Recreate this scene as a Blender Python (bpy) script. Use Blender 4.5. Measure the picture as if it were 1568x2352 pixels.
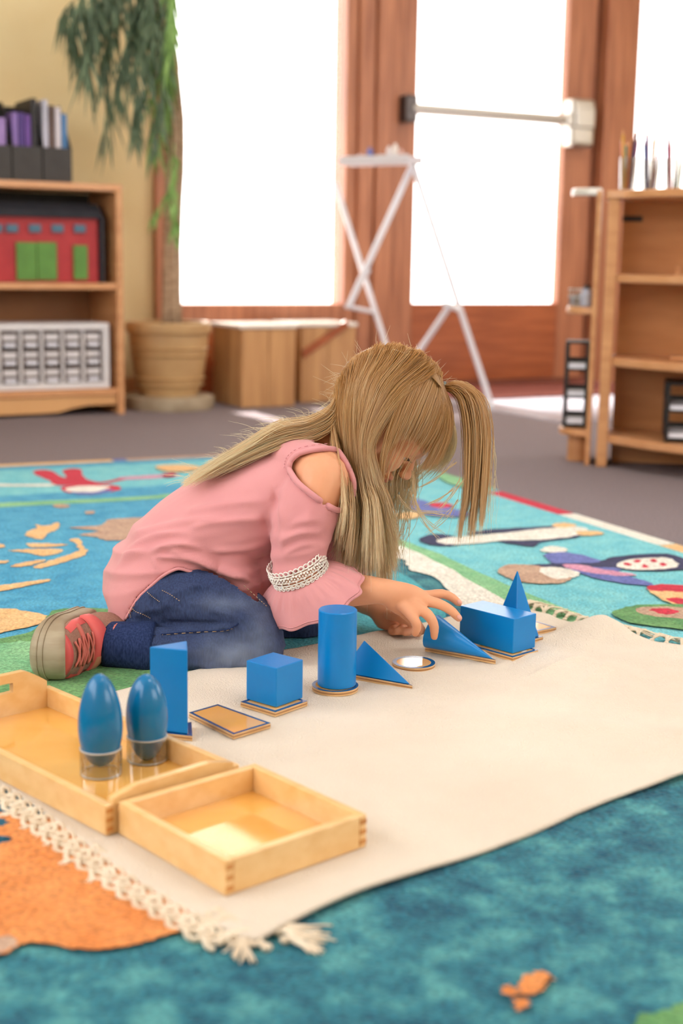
import bpy, math, random
import numpy as np
from mathutils import Vector, Matrix, noise
random.seed(7); rng = np.random.default_rng(7)
for o in list(bpy.data.objects): bpy.data.objects.remove(o)
SC = bpy.context.scene
COL = SC.collection
# ---------------------------------------------------------------- camera
FPX, CH, TH, RO = 3181.2, .5619, math.radians(10.372), math.radians(-.9196)
cd = bpy.data.cameras.new('camera'); cam = bpy.data.objects.new('camera', cd); COL.objects.link(cam)
cd.sensor_fit = 'VERTICAL'; cd.sensor_height = 36; cd.sensor_width = 24; cd.lens = FPX*36/2352
fw = Vector((0, math.cos(TH), -math.sin(TH))); up0 = Vector((0, math.sin(TH), math.cos(TH))); rt0 = Vector((1, 0, 0))
c_, s_ = math.cos(RO), math.sin(RO)
rt = rt0*c_-up0*s_; up = rt0*s_+up0*c_
m = Matrix((rt, up, -fw)).transposed().to_4x4(); m.translation = (0, 0, CH); cam.matrix_world = m
cd.dof.use_dof = True; cd.dof.focus_distance = 1.86; cd.dof.aperture_fstop = 3.5
cd.clip_start = .05
SC.camera = cam
# ---------------------------------------------------------------- world, lights, exposure
W = bpy.data.worlds.new('daylight'); SC.world = W; W.use_nodes = True
W.node_tree.nodes['Background'].inputs[0].default_value = (1.0, .985, .97, 1)
W.node_tree.nodes['Background'].inputs[1].default_value = 5.5
sl = bpy.data.lights.new('sun', 'SUN'); sl.energy = 26; sl.angle = math.radians(3); sl.color = (1, .95, .88)
so = bpy.data.objects.new('sun', sl); COL.objects.link(so)
so.rotation_euler = Vector((.482*.82, -.876*.82, -.574)).to_track_quat('-Z', 'Y').to_euler()
SC.view_settings.view_transform = 'Standard'; SC.view_settings.look = 'None'
SC.view_settings.exposure = -0.1; SC.view_settings.gamma = 1; SC.view_settings.use_curve_mapping = False
# ---------------------------------------------------------------- pixel helpers (photograph measurements -> metres)
def ray(px, py):
    a, b = px-784, 1176-py
    X = (c_*a+s_*b)/FPX; u = (-s_*a+c_*b)/FPX
    return Vector((X, math.cos(TH)+u*math.sin(TH), u*math.cos(TH)-math.sin(TH)))
def G(px, py, z=0.):
    d = ray(px, py); return d*((z-CH)/d.z)+Vector((0, 0, CH))
def P(px, py, Y):
    d = ray(px, py); return d*(Y/d.y)+Vector((0, 0, CH))
def projA(V):
    x, y, z = V[:, 0], V[:, 1], V[:, 2]-CH
    d = y*math.cos(TH)-z*math.sin(TH); u = z*math.cos(TH)+y*math.sin(TH)
    X = FPX*x/d; Yv = FPX*u/d
    return np.stack([784+c_*X-s_*Yv, 1176-(s_*X+c_*Yv)], 1)
# the back wall runs at an angle; u along it, v into the room
WD = Vector((.876, .482, 0)).normalized(); WN = Vector((WD.y, -WD.x, 0)); W0 = Vector((0, 5.9, 0))
WROT = math.atan2(WD.y, WD.x)
def UZ(px, py, v=0.):
    d = ray(px, py); o = Vector((0, 0, CH)); q = W0+WN*v
    t = (q-o).dot(WN)/d.dot(WN); p = o+d*t
    return (p-W0).dot(WD), p.z
def wp(u, v, z=0.): return W0+WD*u+WN*v+Vector((0, 0, z))
# ---------------------------------------------------------------- mesh builder
class MB:
    def __init__(s): s.v = []; s.f = []; s.m = []; s.mi = 0; s.c = None
    def add(s, vs, fs):
        n = len(s.v); s.v += [tuple(v) for v in vs]; s.f += [tuple(i+n for i in f) for f in fs]; s.m += [s.mi]*len(fs); return s
    def box(s, c, d, rot=0., M=None):
        x, y, z = d[0]/2, d[1]/2, d[2]/2
        R = M if M is not None else Matrix.Rotation(rot, 3, 'Z')
        vs = [Vector(c)+R@Vector((a*x, b*y, e*z)) for a in (-1, 1) for b in (-1, 1) for e in (-1, 1)]
        return s.add(vs, [(0, 1, 3, 2), (4, 6, 7, 5), (0, 4, 5, 1), (2, 3, 7, 6), (0, 2, 6, 4), (1, 5, 7, 3)])
    def wbox(s, u0, u1, v0, v1, z0, z1):
        return s.box(wp((u0+u1)/2, (v0+v1)/2, (z0+z1)/2), (abs(u1-u0), abs(v1-v0), abs(z1-z0)), WROT)
    def prism(s, pts, z0, z1, T=None):
        n = len(pts); vs = [Vector((p[0], p[1], z0)) for p in pts]+[Vector((p[0], p[1], z1)) for p in pts]
        if T is not None: vs = [T@v for v in vs]
        fs = [tuple(range(n))[::-1], tuple(range(n, 2*n))]+[(i, (i+1) % n, n+(i+1) % n, n+i) for i in range(n)]
        return s.add(vs, fs)
    def loft(s, rings, cap=True):
        k = len(rings[0]); n = len(rings); vs = [v for r in rings for v in r]; fs = []
        for i in range(n-1):
            for j in range(k):
                a, b = i*k+j, i*k+(j+1) % k; fs.append((a, b, b+k, a+k))
        if cap: fs.append(tuple(range(k))[::-1]); fs.append(tuple((n-1)*k+j for j in range(k)))
        return s.add(vs, fs)
    def lathe(s, c, prof, seg=32, cap=True):
        rings = [[Vector(c)+Vector((r*math.cos(2*math.pi*j/seg), r*math.sin(2*math.pi*j/seg), z)) for j in range(seg)] for r, z in prof]
        return s.loft(rings, cap)
    def tube(s, pts, r, seg=6, cap=True):
        pts = [Vector(p) for p in pts]; n = len(pts); rs = r if isinstance(r, (list, tuple)) else [r]*n
        ref = Vector((.13, .21, .97)); rings = []
        for i in range(n):
            t = (pts[min(i+1, n-1)]-pts[max(i-1, 0)]).normalized()
            a = ref-t*ref.dot(t)
            if a.length < .05: ref = Vector((1, .1, 0)); a = ref-t*ref.dot(t)
            a.normalize(); b = t.cross(a); ref = a
            rings.append([pts[i]+(a*math.cos(2*math.pi*j/seg)+b*math.sin(2*math.pi*j/seg))*rs[i] for j in range(seg)])
        return s.loft(rings, cap)
    def ball(s, c, r, seg=12, M=None):
        rx = (r, r, r) if not isinstance(r, (tuple, list)) else r
        rings = []
        for i in range(seg//2+1):
            a = -math.pi/2+math.pi*i/(seg//2); z = math.sin(a); q = max(math.cos(a), .001)
            rings.append([(Vector(c)+((M@Vector((rx[0]*q*math.cos(2*math.pi*j/seg), rx[1]*q*math.sin(2*math.pi*j/seg), rx[2]*z))) if M else Vector((rx[0]*q*math.cos(2*math.pi*j/seg), rx[1]*q*math.sin(2*math.pi*j/seg), rx[2]*z)))) for j in range(seg)])
        return s.loft(rings)
    def build(s, name, mats, parent=None, smooth=False, bevel=0., bseg=2, recalc=True):
        me = bpy.data.meshes.new(name); me.from_pydata(s.v, [], s.f)
        o = bpy.data.objects.new(name, me); COL.objects.link(o)
        for mm in (mats if isinstance(mats, list) else [mats]): me.materials.append(mm)
        if any(s.m): me.polygons.foreach_set('material_index', s.m)
        if recalc:
            import bmesh
            b = bmesh.new(); b.from_mesh(me); bmesh.ops.recalc_face_normals(b, faces=b.faces); b.to_mesh(me); b.free()
        if smooth:
            me.polygons.foreach_set('use_smooth', [True]*len(me.polygons))
        if smooth == 'auto':
            me.set_sharp_from_angle(angle=math.radians(38))
        if bevel:
            bm = o.modifiers.new('bevel', 'BEVEL'); bm.width = bevel; bm.segments = bseg; bm.limit_method = 'ANGLE'; bm.angle_limit = math.radians(35)
        if parent: o.parent = parent; o.matrix_parent_inverse = Matrix.Identity(4)
        if parent and parent.type == 'EMPTY':
            off = parent.get('_o', None)
            if off is not None:
                inv = (Matrix.Translation(off)).inverted(); me.transform(inv)
        elif parent and parent.parent and parent.parent.type == 'EMPTY' and '_o' in parent.parent:
            me.transform(Matrix.Translation(parent.parent['_o']).inverted())
        return o
def thing(name, label, cat, loc=(0, 0, 0), group=None):
    o = bpy.data.objects.new(name, None); COL.objects.link(o); o.location = loc; o['_o'] = [float(q) for q in loc]
    o.empty_display_size = .05; o['label'] = label; o['category'] = cat
    if group: o['group'] = group
    return o
def tag(o, label, cat, group=None):
    o['label'] = label; o['category'] = cat
    if group: o['group'] = group
    return o
def struct(o): o['kind'] = 'structure'; return o
def catmull(pts, n):
    A = np.array([list(p) for p in pts], float); k = len(A)
    A = np.vstack([2*A[0]-A[1], A, 2*A[-1]-A[-2]]); out = []
    for t in np.linspace(0, k-1-1e-9, n):
        i = int(t); f = t-i; p0, p1, p2, p3 = A[i:i+4]
        out.append(.5*((2*p1)+(-p0+p2)*f+(2*p0-5*p1+4*p2-p3)*f*f+(-p0+3*p1-3*p2+p3)*f**3))
    return np.array(out)
# ---------------------------------------------------------------- materials
def srgb(c):
    return tuple(((x/255)/12.92 if x/255 <= .04045 else ((x/255+.055)/1.055)**2.4) for x in c)+(1,)
def mat(name, c1, c2=None, rough=.6, nscale=20, stretch=(1, 1, 1), detail=4, bump=0., bscale=None, bstretch=None, spec=.5, metal=0., trans=0., alpha=1., coat=0., sheen=0., attr=None, ramp=(.35, .65), rot=0., sss=0., emit=None, coord='Object'):
    M = bpy.data.materials.new(name); M.use_nodes = True; N = M.node_tree.nodes; L = M.node_tree.links
    b = N['Principled BSDF']; b.inputs['Roughness'].default_value = rough; b.inputs['Specular IOR Level'].default_value = spec
    b.inputs['Metallic'].default_value = metal; b.inputs['Coat Weight'].default_value = coat; b.inputs['Coat Roughness'].default_value = .12
    b.inputs['Transmission Weight'].default_value = trans; b.inputs['Alpha'].default_value = alpha
    if sheen: b.inputs['Sheen Weight'].default_value = sheen
    if sss: b.inputs['Subsurface Weight'].default_value = sss; b.inputs['Subsurface Radius'].default_value = (.012, .004, .002); b.inputs['Subsurface Scale'].default_value = 1.
    tc = N.new('ShaderNodeTexCoord')
    def mapping(st):
        mp = N.new('ShaderNodeMapping'); mp.inputs['Scale'].default_value = st; mp.inputs['Rotation'].default_value = (0, 0, rot)
        L.new(tc.outputs[coord], mp.inputs['Vector']); return mp
    if c2 is not None:
        nz = N.new('ShaderNodeTexNoise'); nz.inputs['Scale'].default_value = nscale; nz.inputs['Detail'].default_value = detail
        L.new(mapping(stretch).outputs[0], nz.inputs['Vector'])
        r = N.new('ShaderNodeValToRGB'); r.color_ramp.elements[0].position = ramp[0]; r.color_ramp.elements[1].position = ramp[1]
        r.color_ramp.elements[0].color = srgb(c1); r.color_ramp.elements[1].color = srgb(c2)
        L.new(nz.outputs['Fac'], r.inputs[0]); L.new(r.outputs[0], b.inputs['Base Color'])
    else: b.inputs['Base Color'].default_value = srgb(c1)
    if attr:
        a = N.new('ShaderNodeAttribute'); a.attribute_name = attr
        L.new(a.outputs['Color'], b.inputs['Base Color'])
    if bump:
        n2 = N.new('ShaderNodeTexNoise'); n2.inputs['Scale'].default_value = bscale or nscale; n2.inputs['Detail'].default_value = 3
        L.new(mapping(bstretch or stretch).outputs[0], n2.inputs['Vector'])
        bp = N.new('ShaderNodeBump'); bp.inputs['Strength'].default_value = min(1, bump); bp.inputs['Distance'].default_value = .003
        L.new(n2.outputs['Fac'], bp.inputs['Height']); L.new(bp.outputs[0], b.inputs['Normal'])
    if emit: b.inputs['Emission Color'].default_value = srgb(emit[0]); b.inputs['Emission Strength'].default_value = emit[1]
    return M
MT = {}
MT['wall'] = mat('yellow_paint', (232, 208, 158), (236, 214, 166), .75, 6, bump=.15, bscale=150)
MT['ceil'] = mat('white_ceiling', (225, 222, 215), (232, 230, 224), .8, 5)
MT['carpet'] = mat('grey_carpet', (116, 104, 108), (150, 138, 142), .95, 260, detail=3, bump=.8, bscale=300, spec=.1, coord='Object')
MT['litfloor'] = mat('lit_floor_strip', (176, 178, 190), (190, 192, 204), .22, 8)  # pale colour stands in for the light on the floor
MT['doormat'] = mat('red_mat', (128, 66, 60), (150, 84, 74), .9, 120, bump=.5)
MT['wood'] = mat('stained_fir', (152, 92, 64), (188, 124, 90), .38, 7, stretch=(9, 9, .5), detail=5, bump=.1)
MT['woodd'] = mat('stained_fir_panel', (146, 74, 40), (172, 94, 54), .35, 7, stretch=(.6, .6, 7), detail=5, bump=.1)
MT['lam'] = mat('beech_laminate', (196, 138, 92), (212, 156, 108), .38, 6, stretch=(1, 1, 7), detail=4)
MT['lamedge'] = mat('beech_edge', (206, 146, 98), (216, 158, 112), .32, 8, stretch=(2, 2, 6))
MT['crate'] = mat('pine_crate', (176, 128, 84), (206, 158, 108), .4, 5, stretch=(6, 6, .5), detail=6, bump=.15)
MT['littop'] = mat('pale_lit_top', (222, 214, 204), (232, 226, 218), .18, 6, coat=.5)  # paleness stands in for window light on crate and shelf tops
MT['metal'] = mat('brushed_steel', (190, 186, 182), None, .3, metal=.9)
MT['white_metal'] = mat('white_enamel', (226, 224, 232), None, .35)
MT['clay'] = mat('glazed_clay', (176, 138, 92), (200, 164, 116), .5, 5, detail=5, bump=.5, bscale=14)
MT['soil'] = mat('soil', (60, 44, 34), (84, 62, 46), .95, 60, bump=.8)
MT['trunk'] = mat('palm_trunk', (150, 122, 96), (184, 156, 128), .8, 30, stretch=(1, 1, 4), bump=.6)
MT['leaf'] = mat('palm_leaf', (78, 98, 74), (112, 132, 100), .4, 12)
MT['leafl'] = mat('young_palm_leaf', (128, 168, 84), (150, 186, 104), .4, 12)
MT['black'] = mat('black_plastic', (24, 24, 27), (32, 31, 34), .4, 20)
MT['darkgrey'] = mat('dark_grey_card', (58, 54, 54), (66, 62, 61), .7, 20)
MT['darkroof'] = mat('dark_toy_roof', (44, 46, 54), (54, 54, 62), .6, 20)
MT['barn'] = mat('red_toy_paint', (168, 34, 42), (178, 42, 48), .5, 20)
MT['green'] = mat('green_toy_paint', (92, 142, 58), (84, 130, 52), .5, 20)
MT['bluegrey'] = mat('blue_toy_paint', (72, 108, 130), None, .5)
MT['whitepl'] = mat('white_plastic', (216, 212, 216), (224, 220, 222), .4, 20)
MT['paper'] = mat('white_paper', (226, 226, 238), (232, 232, 242), .6, 20)
MT['greybin'] = mat('grey_bin', (104, 92, 90), (118, 104, 100), .6, 20)
MT['blue'] = mat('blue_gloss_paint', (0, 122, 200), (2, 130, 208), .3, 10, bump=.06, bscale=120, spec=.4)
MT['eggblue'] = mat('blue_satin_paint', (0, 108, 166), (2, 114, 172), .2, 10)
MT['navyp'] = mat('blue_border_paint', (8, 70, 126), (12, 76, 132), .25, 10, coat=.4)
MT['ply'] = mat('plywood', (206, 162, 108), (224, 186, 134), .3, 14, stretch=(4, 1, 1), detail=5, coat=.4)
MT['plyd'] = mat('plywood_dark_layer', (168, 118, 72), None, .5)
MT['beech'] = mat('varnished_beech', (230, 186, 124), (238, 200, 142), .3, 7, stretch=(1, 9, 9), detail=5, coat=.45, rot=-.75)
MT['beechb'] = mat('varnished_birch', (228, 164, 78), (234, 178, 96), .08, 4, stretch=(1, 3, 1), detail=5, coat=.6)
MT['beechb'].node_tree.nodes['Principled BSDF'].inputs['Coat Roughness'].default_value = .05
MT['beechd'] = mat('end_grain', (190, 124, 62), (206, 142, 78), .45, 30)
MT['cloth'] = mat('cream_cotton', (224, 210, 194), (234, 221, 206), .92, 5, bump=.9, bscale=420, spec=.15, sheen=.15)
MT['cord'] = mat('cotton_cord', (226, 208, 184), (240, 226, 206), .9, 60, bump=.6, bscale=500, spec=.15)
MT['skin'] = mat('skin', (224, 160, 124), (230, 170, 134), .5, 14, sss=.12, spec=.35)
MT['lip'] = mat('lips', (206, 122, 106), None, .4)
MT['eyew'] = mat('eye_white', (220, 214, 208), None, .15)
MT['iris'] = mat('iris', (60, 62, 60), None, .1)
MT['lash'] = mat('lash', (70, 46, 34), None, .6)
MT['shirt'] = mat('pink_jersey', (214, 146, 152), (222, 156, 160), .85, 8, bump=.12, bscale=900, spec=.15, sheen=.25)
MT['lace'] = mat('white_lace', (248, 245, 240), None, .85, sheen=.2)
MT['sole'] = mat('rubber_sole', (132, 112, 88), (172, 158, 134), .6, 8, bump=.2, stretch=(1, 1, 6))
MT['shoe'] = mat('taupe_mesh', (146, 104, 90), (160, 118, 102), .85, 300, bump=.5)
MT['shoep'] = mat('coral_pink_leather', (214, 84, 84), (226, 100, 98), .5, 12, bump=.1)
MT['sock'] = mat('grey_sock', (176, 170, 178), None, .9)
MT['pinkcord'] = mat('pink_lace', (206, 110, 100), None, .8)
MT['badge'] = mat('tan_badge', (196, 132, 104), None, .6)
MT['stitch'] = mat('tan_stitch', (176, 150, 124), None, .8)
# denim with faded knee (wear fixed to the cloth)
def denim():
    M = mat('denim', (26, 40, 78), (44, 60, 104), .85, 500, stretch=(1, 1, .2), bump=.4, bscale=700, spec=.2)
    N = M.node_tree.nodes; L = M.node_tree.links; b = N['Principled BSDF']
    src = b.inputs['Base Color'].links[0].from_socket
    a = N.new('ShaderNodeAttribute'); a.attribute_name = 'wear'
    mx = N.new('ShaderNodeMix'); mx.data_type = 'RGBA'; mx.inputs['B'].default_value = srgb((150, 164, 190))
    L.new(a.outputs['Fac'], mx.inputs['Factor']); L.new(src, mx.inputs['A']); L.new(mx.outputs['Result'], b.inputs['Base Color']); return M
MT['denim'] = denim()
def hairmat():
    M = bpy.data.materials.new('blonde_hair'); M.use_nodes = True; N = M.node_tree.nodes; L = M.node_tree.links; b = N['Principled BSDF']
    a = N.new('ShaderNodeAttribute'); a.attribute_name = 'col'
    L.new(a.outputs['Color'], b.inputs['Base Color']); b.inputs['Roughness'].default_value = .30; b.inputs['Specular IOR Level'].default_value = .9
    t = N.new('ShaderNodeBsdfTranslucent'); gm = N.new('ShaderNodeGamma'); gm.inputs[1].default_value = .45; L.new(a.outputs['Color'], gm.inputs[0]); L.new(gm.outputs[0], t.inputs['Color'])
    mx = N.new('ShaderNodeMixShader'); mx.inputs[0].default_value = .5
    L.new(b.outputs[0], mx.inputs[1]); L.new(t.outputs[0], mx.inputs[2]); L.new(mx.outputs[0], N['Material Output'].inputs['Surface']); return M
MT['hair'] = hairmat()
def glassmat():
    M = bpy.data.materials.new('window_glass'); M.use_nodes = True; N = M.node_tree.nodes; L = M.node_tree.links; N.remove(N['Principled BSDF'])
    t = N.new('ShaderNodeBsdfTransparent'); g = N.new('ShaderNodeBsdfGlossy'); g.inputs['Roughness'].default_value = .02
    f = N.new('ShaderNodeLayerWeight'); f.inputs[0].default_value = .08; mx = N.new('ShaderNodeMixShader')
    L.new(f.outputs[1], mx.inputs[0]); L.new(t.outputs[0], mx.inputs[1]); L.new(g.outputs[0], mx.inputs[2]); L.new(mx.outputs[0], N['Material Output'].inputs['Surface']); return M
MT['glass'] = glassmat()
MT['acrylic'] = bpy.data.materials.new('clear_acrylic'); MT['acrylic'].use_nodes = True
def acr():
    M = MT['acrylic']; N = M.node_tree.nodes; L = M.node_tree.links; N.remove(N['Principled BSDF'])
    t = N.new('ShaderNodeBsdfTransparent'); t.inputs[0].default_value = (.93, .93, .92, 1)
    g = N.new('ShaderNodeBsdfGlossy'); g.inputs['Roughness'].default_value = .06
    f = N.new('ShaderNodeLayerWeight'); f.inputs[0].default_value = .35; mx = N.new('ShaderNodeMixShader')
    L.new(f.outputs[1], mx.inputs[0]); L.new(t.outputs[0], mx.inputs[1]); L.new(g.outputs[0], mx.inputs[2]); L.new(mx.outputs[0], N['Material Output'].inputs['Surface'])
acr()
# rug: mottled pile, colour drifts over the rug
def rugmat(name, cols, scale=22., fine=.16):
    M = bpy.data.materials.new(name); M.use_nodes = True; N = M.node_tree.nodes; L = M.node_tree.links; b = N['Principled BSDF']
    b.inputs['Roughness'].default_value = .95; b.inputs['Specular IOR Level'].default_value = .1; b.inputs['Sheen Weight'].default_value = .1
    tc = N.new('ShaderNodeTexCoord'); nz = N.new('ShaderNodeTexNoise'); nz.inputs['Scale'].default_value = scale; nz.inputs['Detail'].default_value = 6; nz.inputs['Roughness'].default_value = .62
    L.new(tc.outputs['Object'], nz.inputs['Vector'])
    r = N.new('ShaderNodeValToRGB'); e = r.color_ramp.elements
    e[0].position = .36; e[0].color = srgb(cols[0]); e[1].position = .64; e[1].color = srgb(cols[-1])
    if len(cols) > 2: q = e.new(.5); q.color = srgb(cols[1])
    L.new(nz.outputs['Fac'], r.inputs[0])
    v = N.new('ShaderNodeTexNoise'); v.inputs['Scale'].default_value = 210; v.inputs['Detail'].default_value = 2; L.new(tc.outputs['Object'], v.inputs['Vector'])
    mr = N.new('ShaderNodeMapRange'); mr.inputs['From Min'].default_value = .3; mr.inputs['From Max'].default_value = .7; mr.inputs['To Min'].default_value = 1-fine*2; mr.inputs['To Max'].default_value = 1+fine*1.6
    L.new(v.outputs['Fac'], mr.inputs['Value'])
    mu = N.new('ShaderNodeMix'); mu.data_type = 'RGBA'; mu.blend_type = 'MULTIPLY'; mu.inputs['Factor'].default_value = 1
    L.new(r.outputs[0], mu.inputs['A']); L.new(mr.outputs[0], mu.inputs['B']); L.new(mu.outputs['Result'], b.inputs['Base Color'])
    bp = N.new('ShaderNodeBump'); bp.inputs['Strength'].default_value = .9; bp.inputs['Distance'].default_value = .004
    L.new(v.outputs['Fac'], bp.inputs['Height']); L.new(bp.outputs[0], b.inputs['Normal']); return M
RC = dict(base=[(20, 84, 108), (44, 116, 134), (80, 150, 156)], ocean=[(54, 148, 192), (84, 172, 208)], aqua=[(104, 190, 208), (130, 206, 214)],
          teal=[(56, 150, 170), (84, 176, 188)], green=[(84, 140, 88), (116, 164, 104)], lgreen=[(120, 184, 136), (146, 200, 150)], orange=[(214, 128, 66), (226, 146, 84)],
          tan=[(228, 180, 124), (236, 194, 142)], brown=[(184, 150, 130), (198, 166, 144)], red=[(196, 32, 62), (208, 44, 74)], white=[(226, 222, 212), (238, 234, 226)],
          navy=[(40, 44, 84), (54, 56, 96)], purple=[(96, 106, 176), (110, 120, 188)], pink=[(206, 140, 172), (218, 156, 184)], dblue=[(16, 84, 112), (28, 98, 124)])
RM = {k: rugmat('rug_'+k, v) for k, v in RC.items()}
# ================================================================ the room
def panel_holes(mb, u0, u1, z0, z1, holes, v0, v1):
    us = sorted(set([u0, u1]+[h[0] for h in holes]+[h[1] for h in holes]))
    for a, b in zip(us[:-1], us[1:]):
        hs = sorted([h for h in holes if h[0] <= a+1e-6 and h[1] >= b-1e-6], key=lambda h: h[2]); z = z0
        for h in hs:
            if h[2] > z: mb.wbox(a, b, v0, v1, z, h[2])
            z = h[3]
        if z < z1: mb.wbox(a, b, v0, v1, z, z1)
U = lambda x, y=594: UZ(x, y)[0]
g1a, g1b = U(404), U(787); g2a, g2b = U(952), U(1287); g3a = U(1440); wl = U(352)
zb1 = UZ(600, 698)[1]; zb2 = UZ(1115, 697)[1]; ZT = 2.25; CEIL = 2.75
UL, UR, VR = -4.1, 3.2, 6.8
b = MB(); panel_holes(b, UL, UR, 0, CEIL, [(wl, UR-.4, 0, 2.45)], -.16, 0); struct(b.build('wall_back', MT['wall']))
b = MB(); b.wbox(UL-.1, UR+.1, -.3, VR+.1, -.12, 0); struct(b.build('floor', MT['carpet']))
b = MB(); b.wbox(UL-.1, UR+.1, -.3, VR+.1, CEIL, CEIL+.1); struct(b.build('ceiling', MT['ceil']))
def sidewall(name, u, du, hole):
    b = MB()
    for (v0, v1, z0, z1) in ((-.16, hole[0], 0, CEIL), (hole[1], VR, 0, CEIL), (hole[0], hole[1], 0, hole[2]), (hole[0], hole[1], hole[3], CEIL)):
        b.wbox(u, u+du, v0, v1, z0, z1)
    struct(b.build(name, MT['wall']))
sidewall('wall_left', UL, -.1, (2.0, 5.2, .8, 2.3)); sidewall('wall_right', UR, .1, (3.2, 5.6, .9, 2.3))
b = MB(); panel_holes(b, UL, UR, 0, CEIL, [(-1.2, 1.6, .9, 2.2)], VR, VR+.1); struct(b.build('wall_front', MT['wall']))
b = MB(); b.wbox(UL, wl-.002, 0, .012, 0, .09); struct(b.build('baseboard_back', MT['lam'], bevel=.002))
# window 1
t = thing('window_1', 'tall window', 'window', wp(g1a, 0)); del t['label'], t['category']; struct(t)
b = MB(); b.wbox(wl, wl+.045, -.10, .035, 0, 2.45); b.build('jamb_trim', MT['wood'], t, bevel=.003)
b = MB(); b.wbox(wl+.045, g1a-.0, -.10, .012, .0, 2.45); b.build('frame_stile', MT['wood'], t, bevel=.004)
b = MB(); b.wbox(g1b, g1b+.05, -.10, .012, .0, 2.45); b.build('frame_stile', MT['wood'], t, bevel=.004)
b = MB(); b.wbox(g1a, g1b, -.10, .012, zb1-.07, zb1); b.build('bottom_rail', MT['wood'], t, bevel=.004)
b = MB(); b.wbox(g1a, g1b, -.10, -.02, 0, zb1-.072); b.build('lower_panel', MT['woodd'], t)
b = MB(); b.wbox(g1a, g1b, -.10, .012, ZT, 2.45); b.build('top_rail', MT['wood'], t)
b = MB(); b.wbox(g1a, g1b, -.065, -.055, zb1, ZT); b.build('pane', MT['glass'], t)
# mullion posts between window and door
pa = g1b+.052; pb = U(884); pc = U(905)
for i, (a, c2, v) in enumerate(((pa, (pa+pb)/2-.004, .03), ((pa+pb)/2, pb, .045), (pb+.002, pc, .02))):
    b = MB(); b.wbox(a, c2, -.10, v, 0, 2.45); struct(b.build('trim_%d' % (i+1), MT['wood'], bevel=.005))
# door
t = thing('door_1', '', '', wp(g2a, 0)); del t['label'], t['category']; struct(t)
sr = U(1350); de = U(1352)
b = MB(); b.wbox(pc+.006, g2a, -.06, -.01, .03, ZT+.12); b.build('hinge_stile', MT['wood'], t, bevel=.004)
b = MB(); b.wbox(g2b, sr, -.06, -.01, .03, ZT+.12); b.build('lock_stile', MT['wood'], t, bevel=.004)
b = MB(); b.wbox(g2a, g2b, -.06, -.012, .03, zb2); b.build('bottom_panel', MT['woodd'], t, bevel=.004)
b = MB(); b.wbox(g2a, g2b, -.06, -.012, ZT, ZT+.12); b.build('top_rail', MT['wood'], t)
b = MB(); b.wbox(g2a, g2b, -.04, -.034, zb2, ZT); b.build('pane', MT['glass'], t)
b = MB(); b.wbox(pc, sr+.03, -.10, .03, 0, .028); b.build('threshold', mat('dark_threshold', (110, 50, 38), (124, 62, 46), .5, 9), t, bevel=.004)
b = MB(); b.wbox(pc, sr+.03, -.10, .0, ZT+.125, 2.45); b.build('head_jamb', MT['wood'], t)
# panic bar
uA, zA = UZ(940, 252, .05); uB, zB = UZ(1305, 274, .05)
zb = (zA+zB)/2
pn = b = MB()
b.tube([wp(uA+.01, .05, zb), wp(uB, .05, zb)], .024, 12); bar = b.build('push_bar', MT['metal'], t, smooth='auto')
b = MB(); b.wbox(uA-.025, uA+.035, -.01, .065, zb-.055, zb+.055); b.build('bar_bracket', mat('dark_bracket', (90, 84, 84), None, .35, metal=.8), t, bevel=.008)
uC, zC = UZ(1310, 225, .05); uD, zD = UZ(1358, 340, .05)
b = MB(); b.wbox(uC, uD, -.01, .07, zD, zC); b.build('latch_housing', MT['metal'], t, bevel=.02, bseg=4)
b = MB(); b.wbox(uC+.012, uD-.012, .07, .082, zb-.03, zb+.06); b.build('latch_cover', MT['metal'], t, bevel=.008)
b = MB(); b.wbox(uC-.03, uC+.012, .02, .075, zb-.03, zb+.03); b.build('bar_end', MT['metal'], t, bevel=.008)
# posts right of the door, window 2
b = MB(); b.wbox(sr+.008, U(1362), -.10, -.03, 0, 2.45); struct(b.build('trim_4', mat('dark_stop', (104, 56, 38), (120, 66, 46), .5, 8), bevel=.002))
b = MB(); b.wbox(U(1362), U(1400), -.10, .035, 0, 2.45); struct(b.build('trim_5', MT['wood'], bevel=.004))
b = MB(); b.wbox(U(1400)+.002, g3a-.002, -.10, .015, 0, 2.45); struct(b.build('trim_6', MT['wood'], bevel=.004))
t = thing('window_2', '', '', wp(g3a, 0)); del t['label'], t['category']; struct(t)
b = MB(); b.wbox(g3a, UR-.45, -.10, .012, .62, .70); b.build('bottom_rail', MT['wood'], t, bevel=.004)
b = MB(); b.wbox(g3a, UR-.45, -.10, -.02, 0, .618); b.build('lower_panel', MT['woodd'], t)
b = MB(); b.wbox(UR-.45, UR-.4, -.10, .012, 0, 2.45); b.build('frame_stile', MT['wood'], t)
b = MB(); b.wbox(g3a, UR-.45, -.10, .012, ZT, 2.45); b.build('top_rail', MT['wood'], t)
b = MB(); b.wbox(g3a, UR-.45, -.065, -.055, .70, ZT); b.build('pane', MT['glass'], t)
# added pale strip standing in for light by the door, and doormat
ve = G(1200, 974); vv = (W0-ve).dot(WN)*-1
b = MB(); b.wbox(U(884)+.0, U(1500), .0, vv, 0, .004); struct(b.build('floor_lit_strip', MT['litfloor']))
b = MB(); b.wbox(U(925), U(1385), .04, .50, .005, .014); tag(b.build('doormat', MT['doormat'], bevel=.003), 'brick red doormat on the pale lit floor in front of the glass door', 'doormat')
b = MB(); b.wbox(UL, UR, -3.0, -.17, 2.76, 2.86); struct(b.build('sun_blocker', MT['ceil']))  # unseen overhang added outside, sized to shorten the sun patch
b = MB(); b.wbox(UL-3, UR+3, -8, -.17, -.14, -.03); struct(b.build('ground_outside', mat('concrete_path', (206, 202, 196), (214, 210, 204), .8, 3)))
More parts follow.
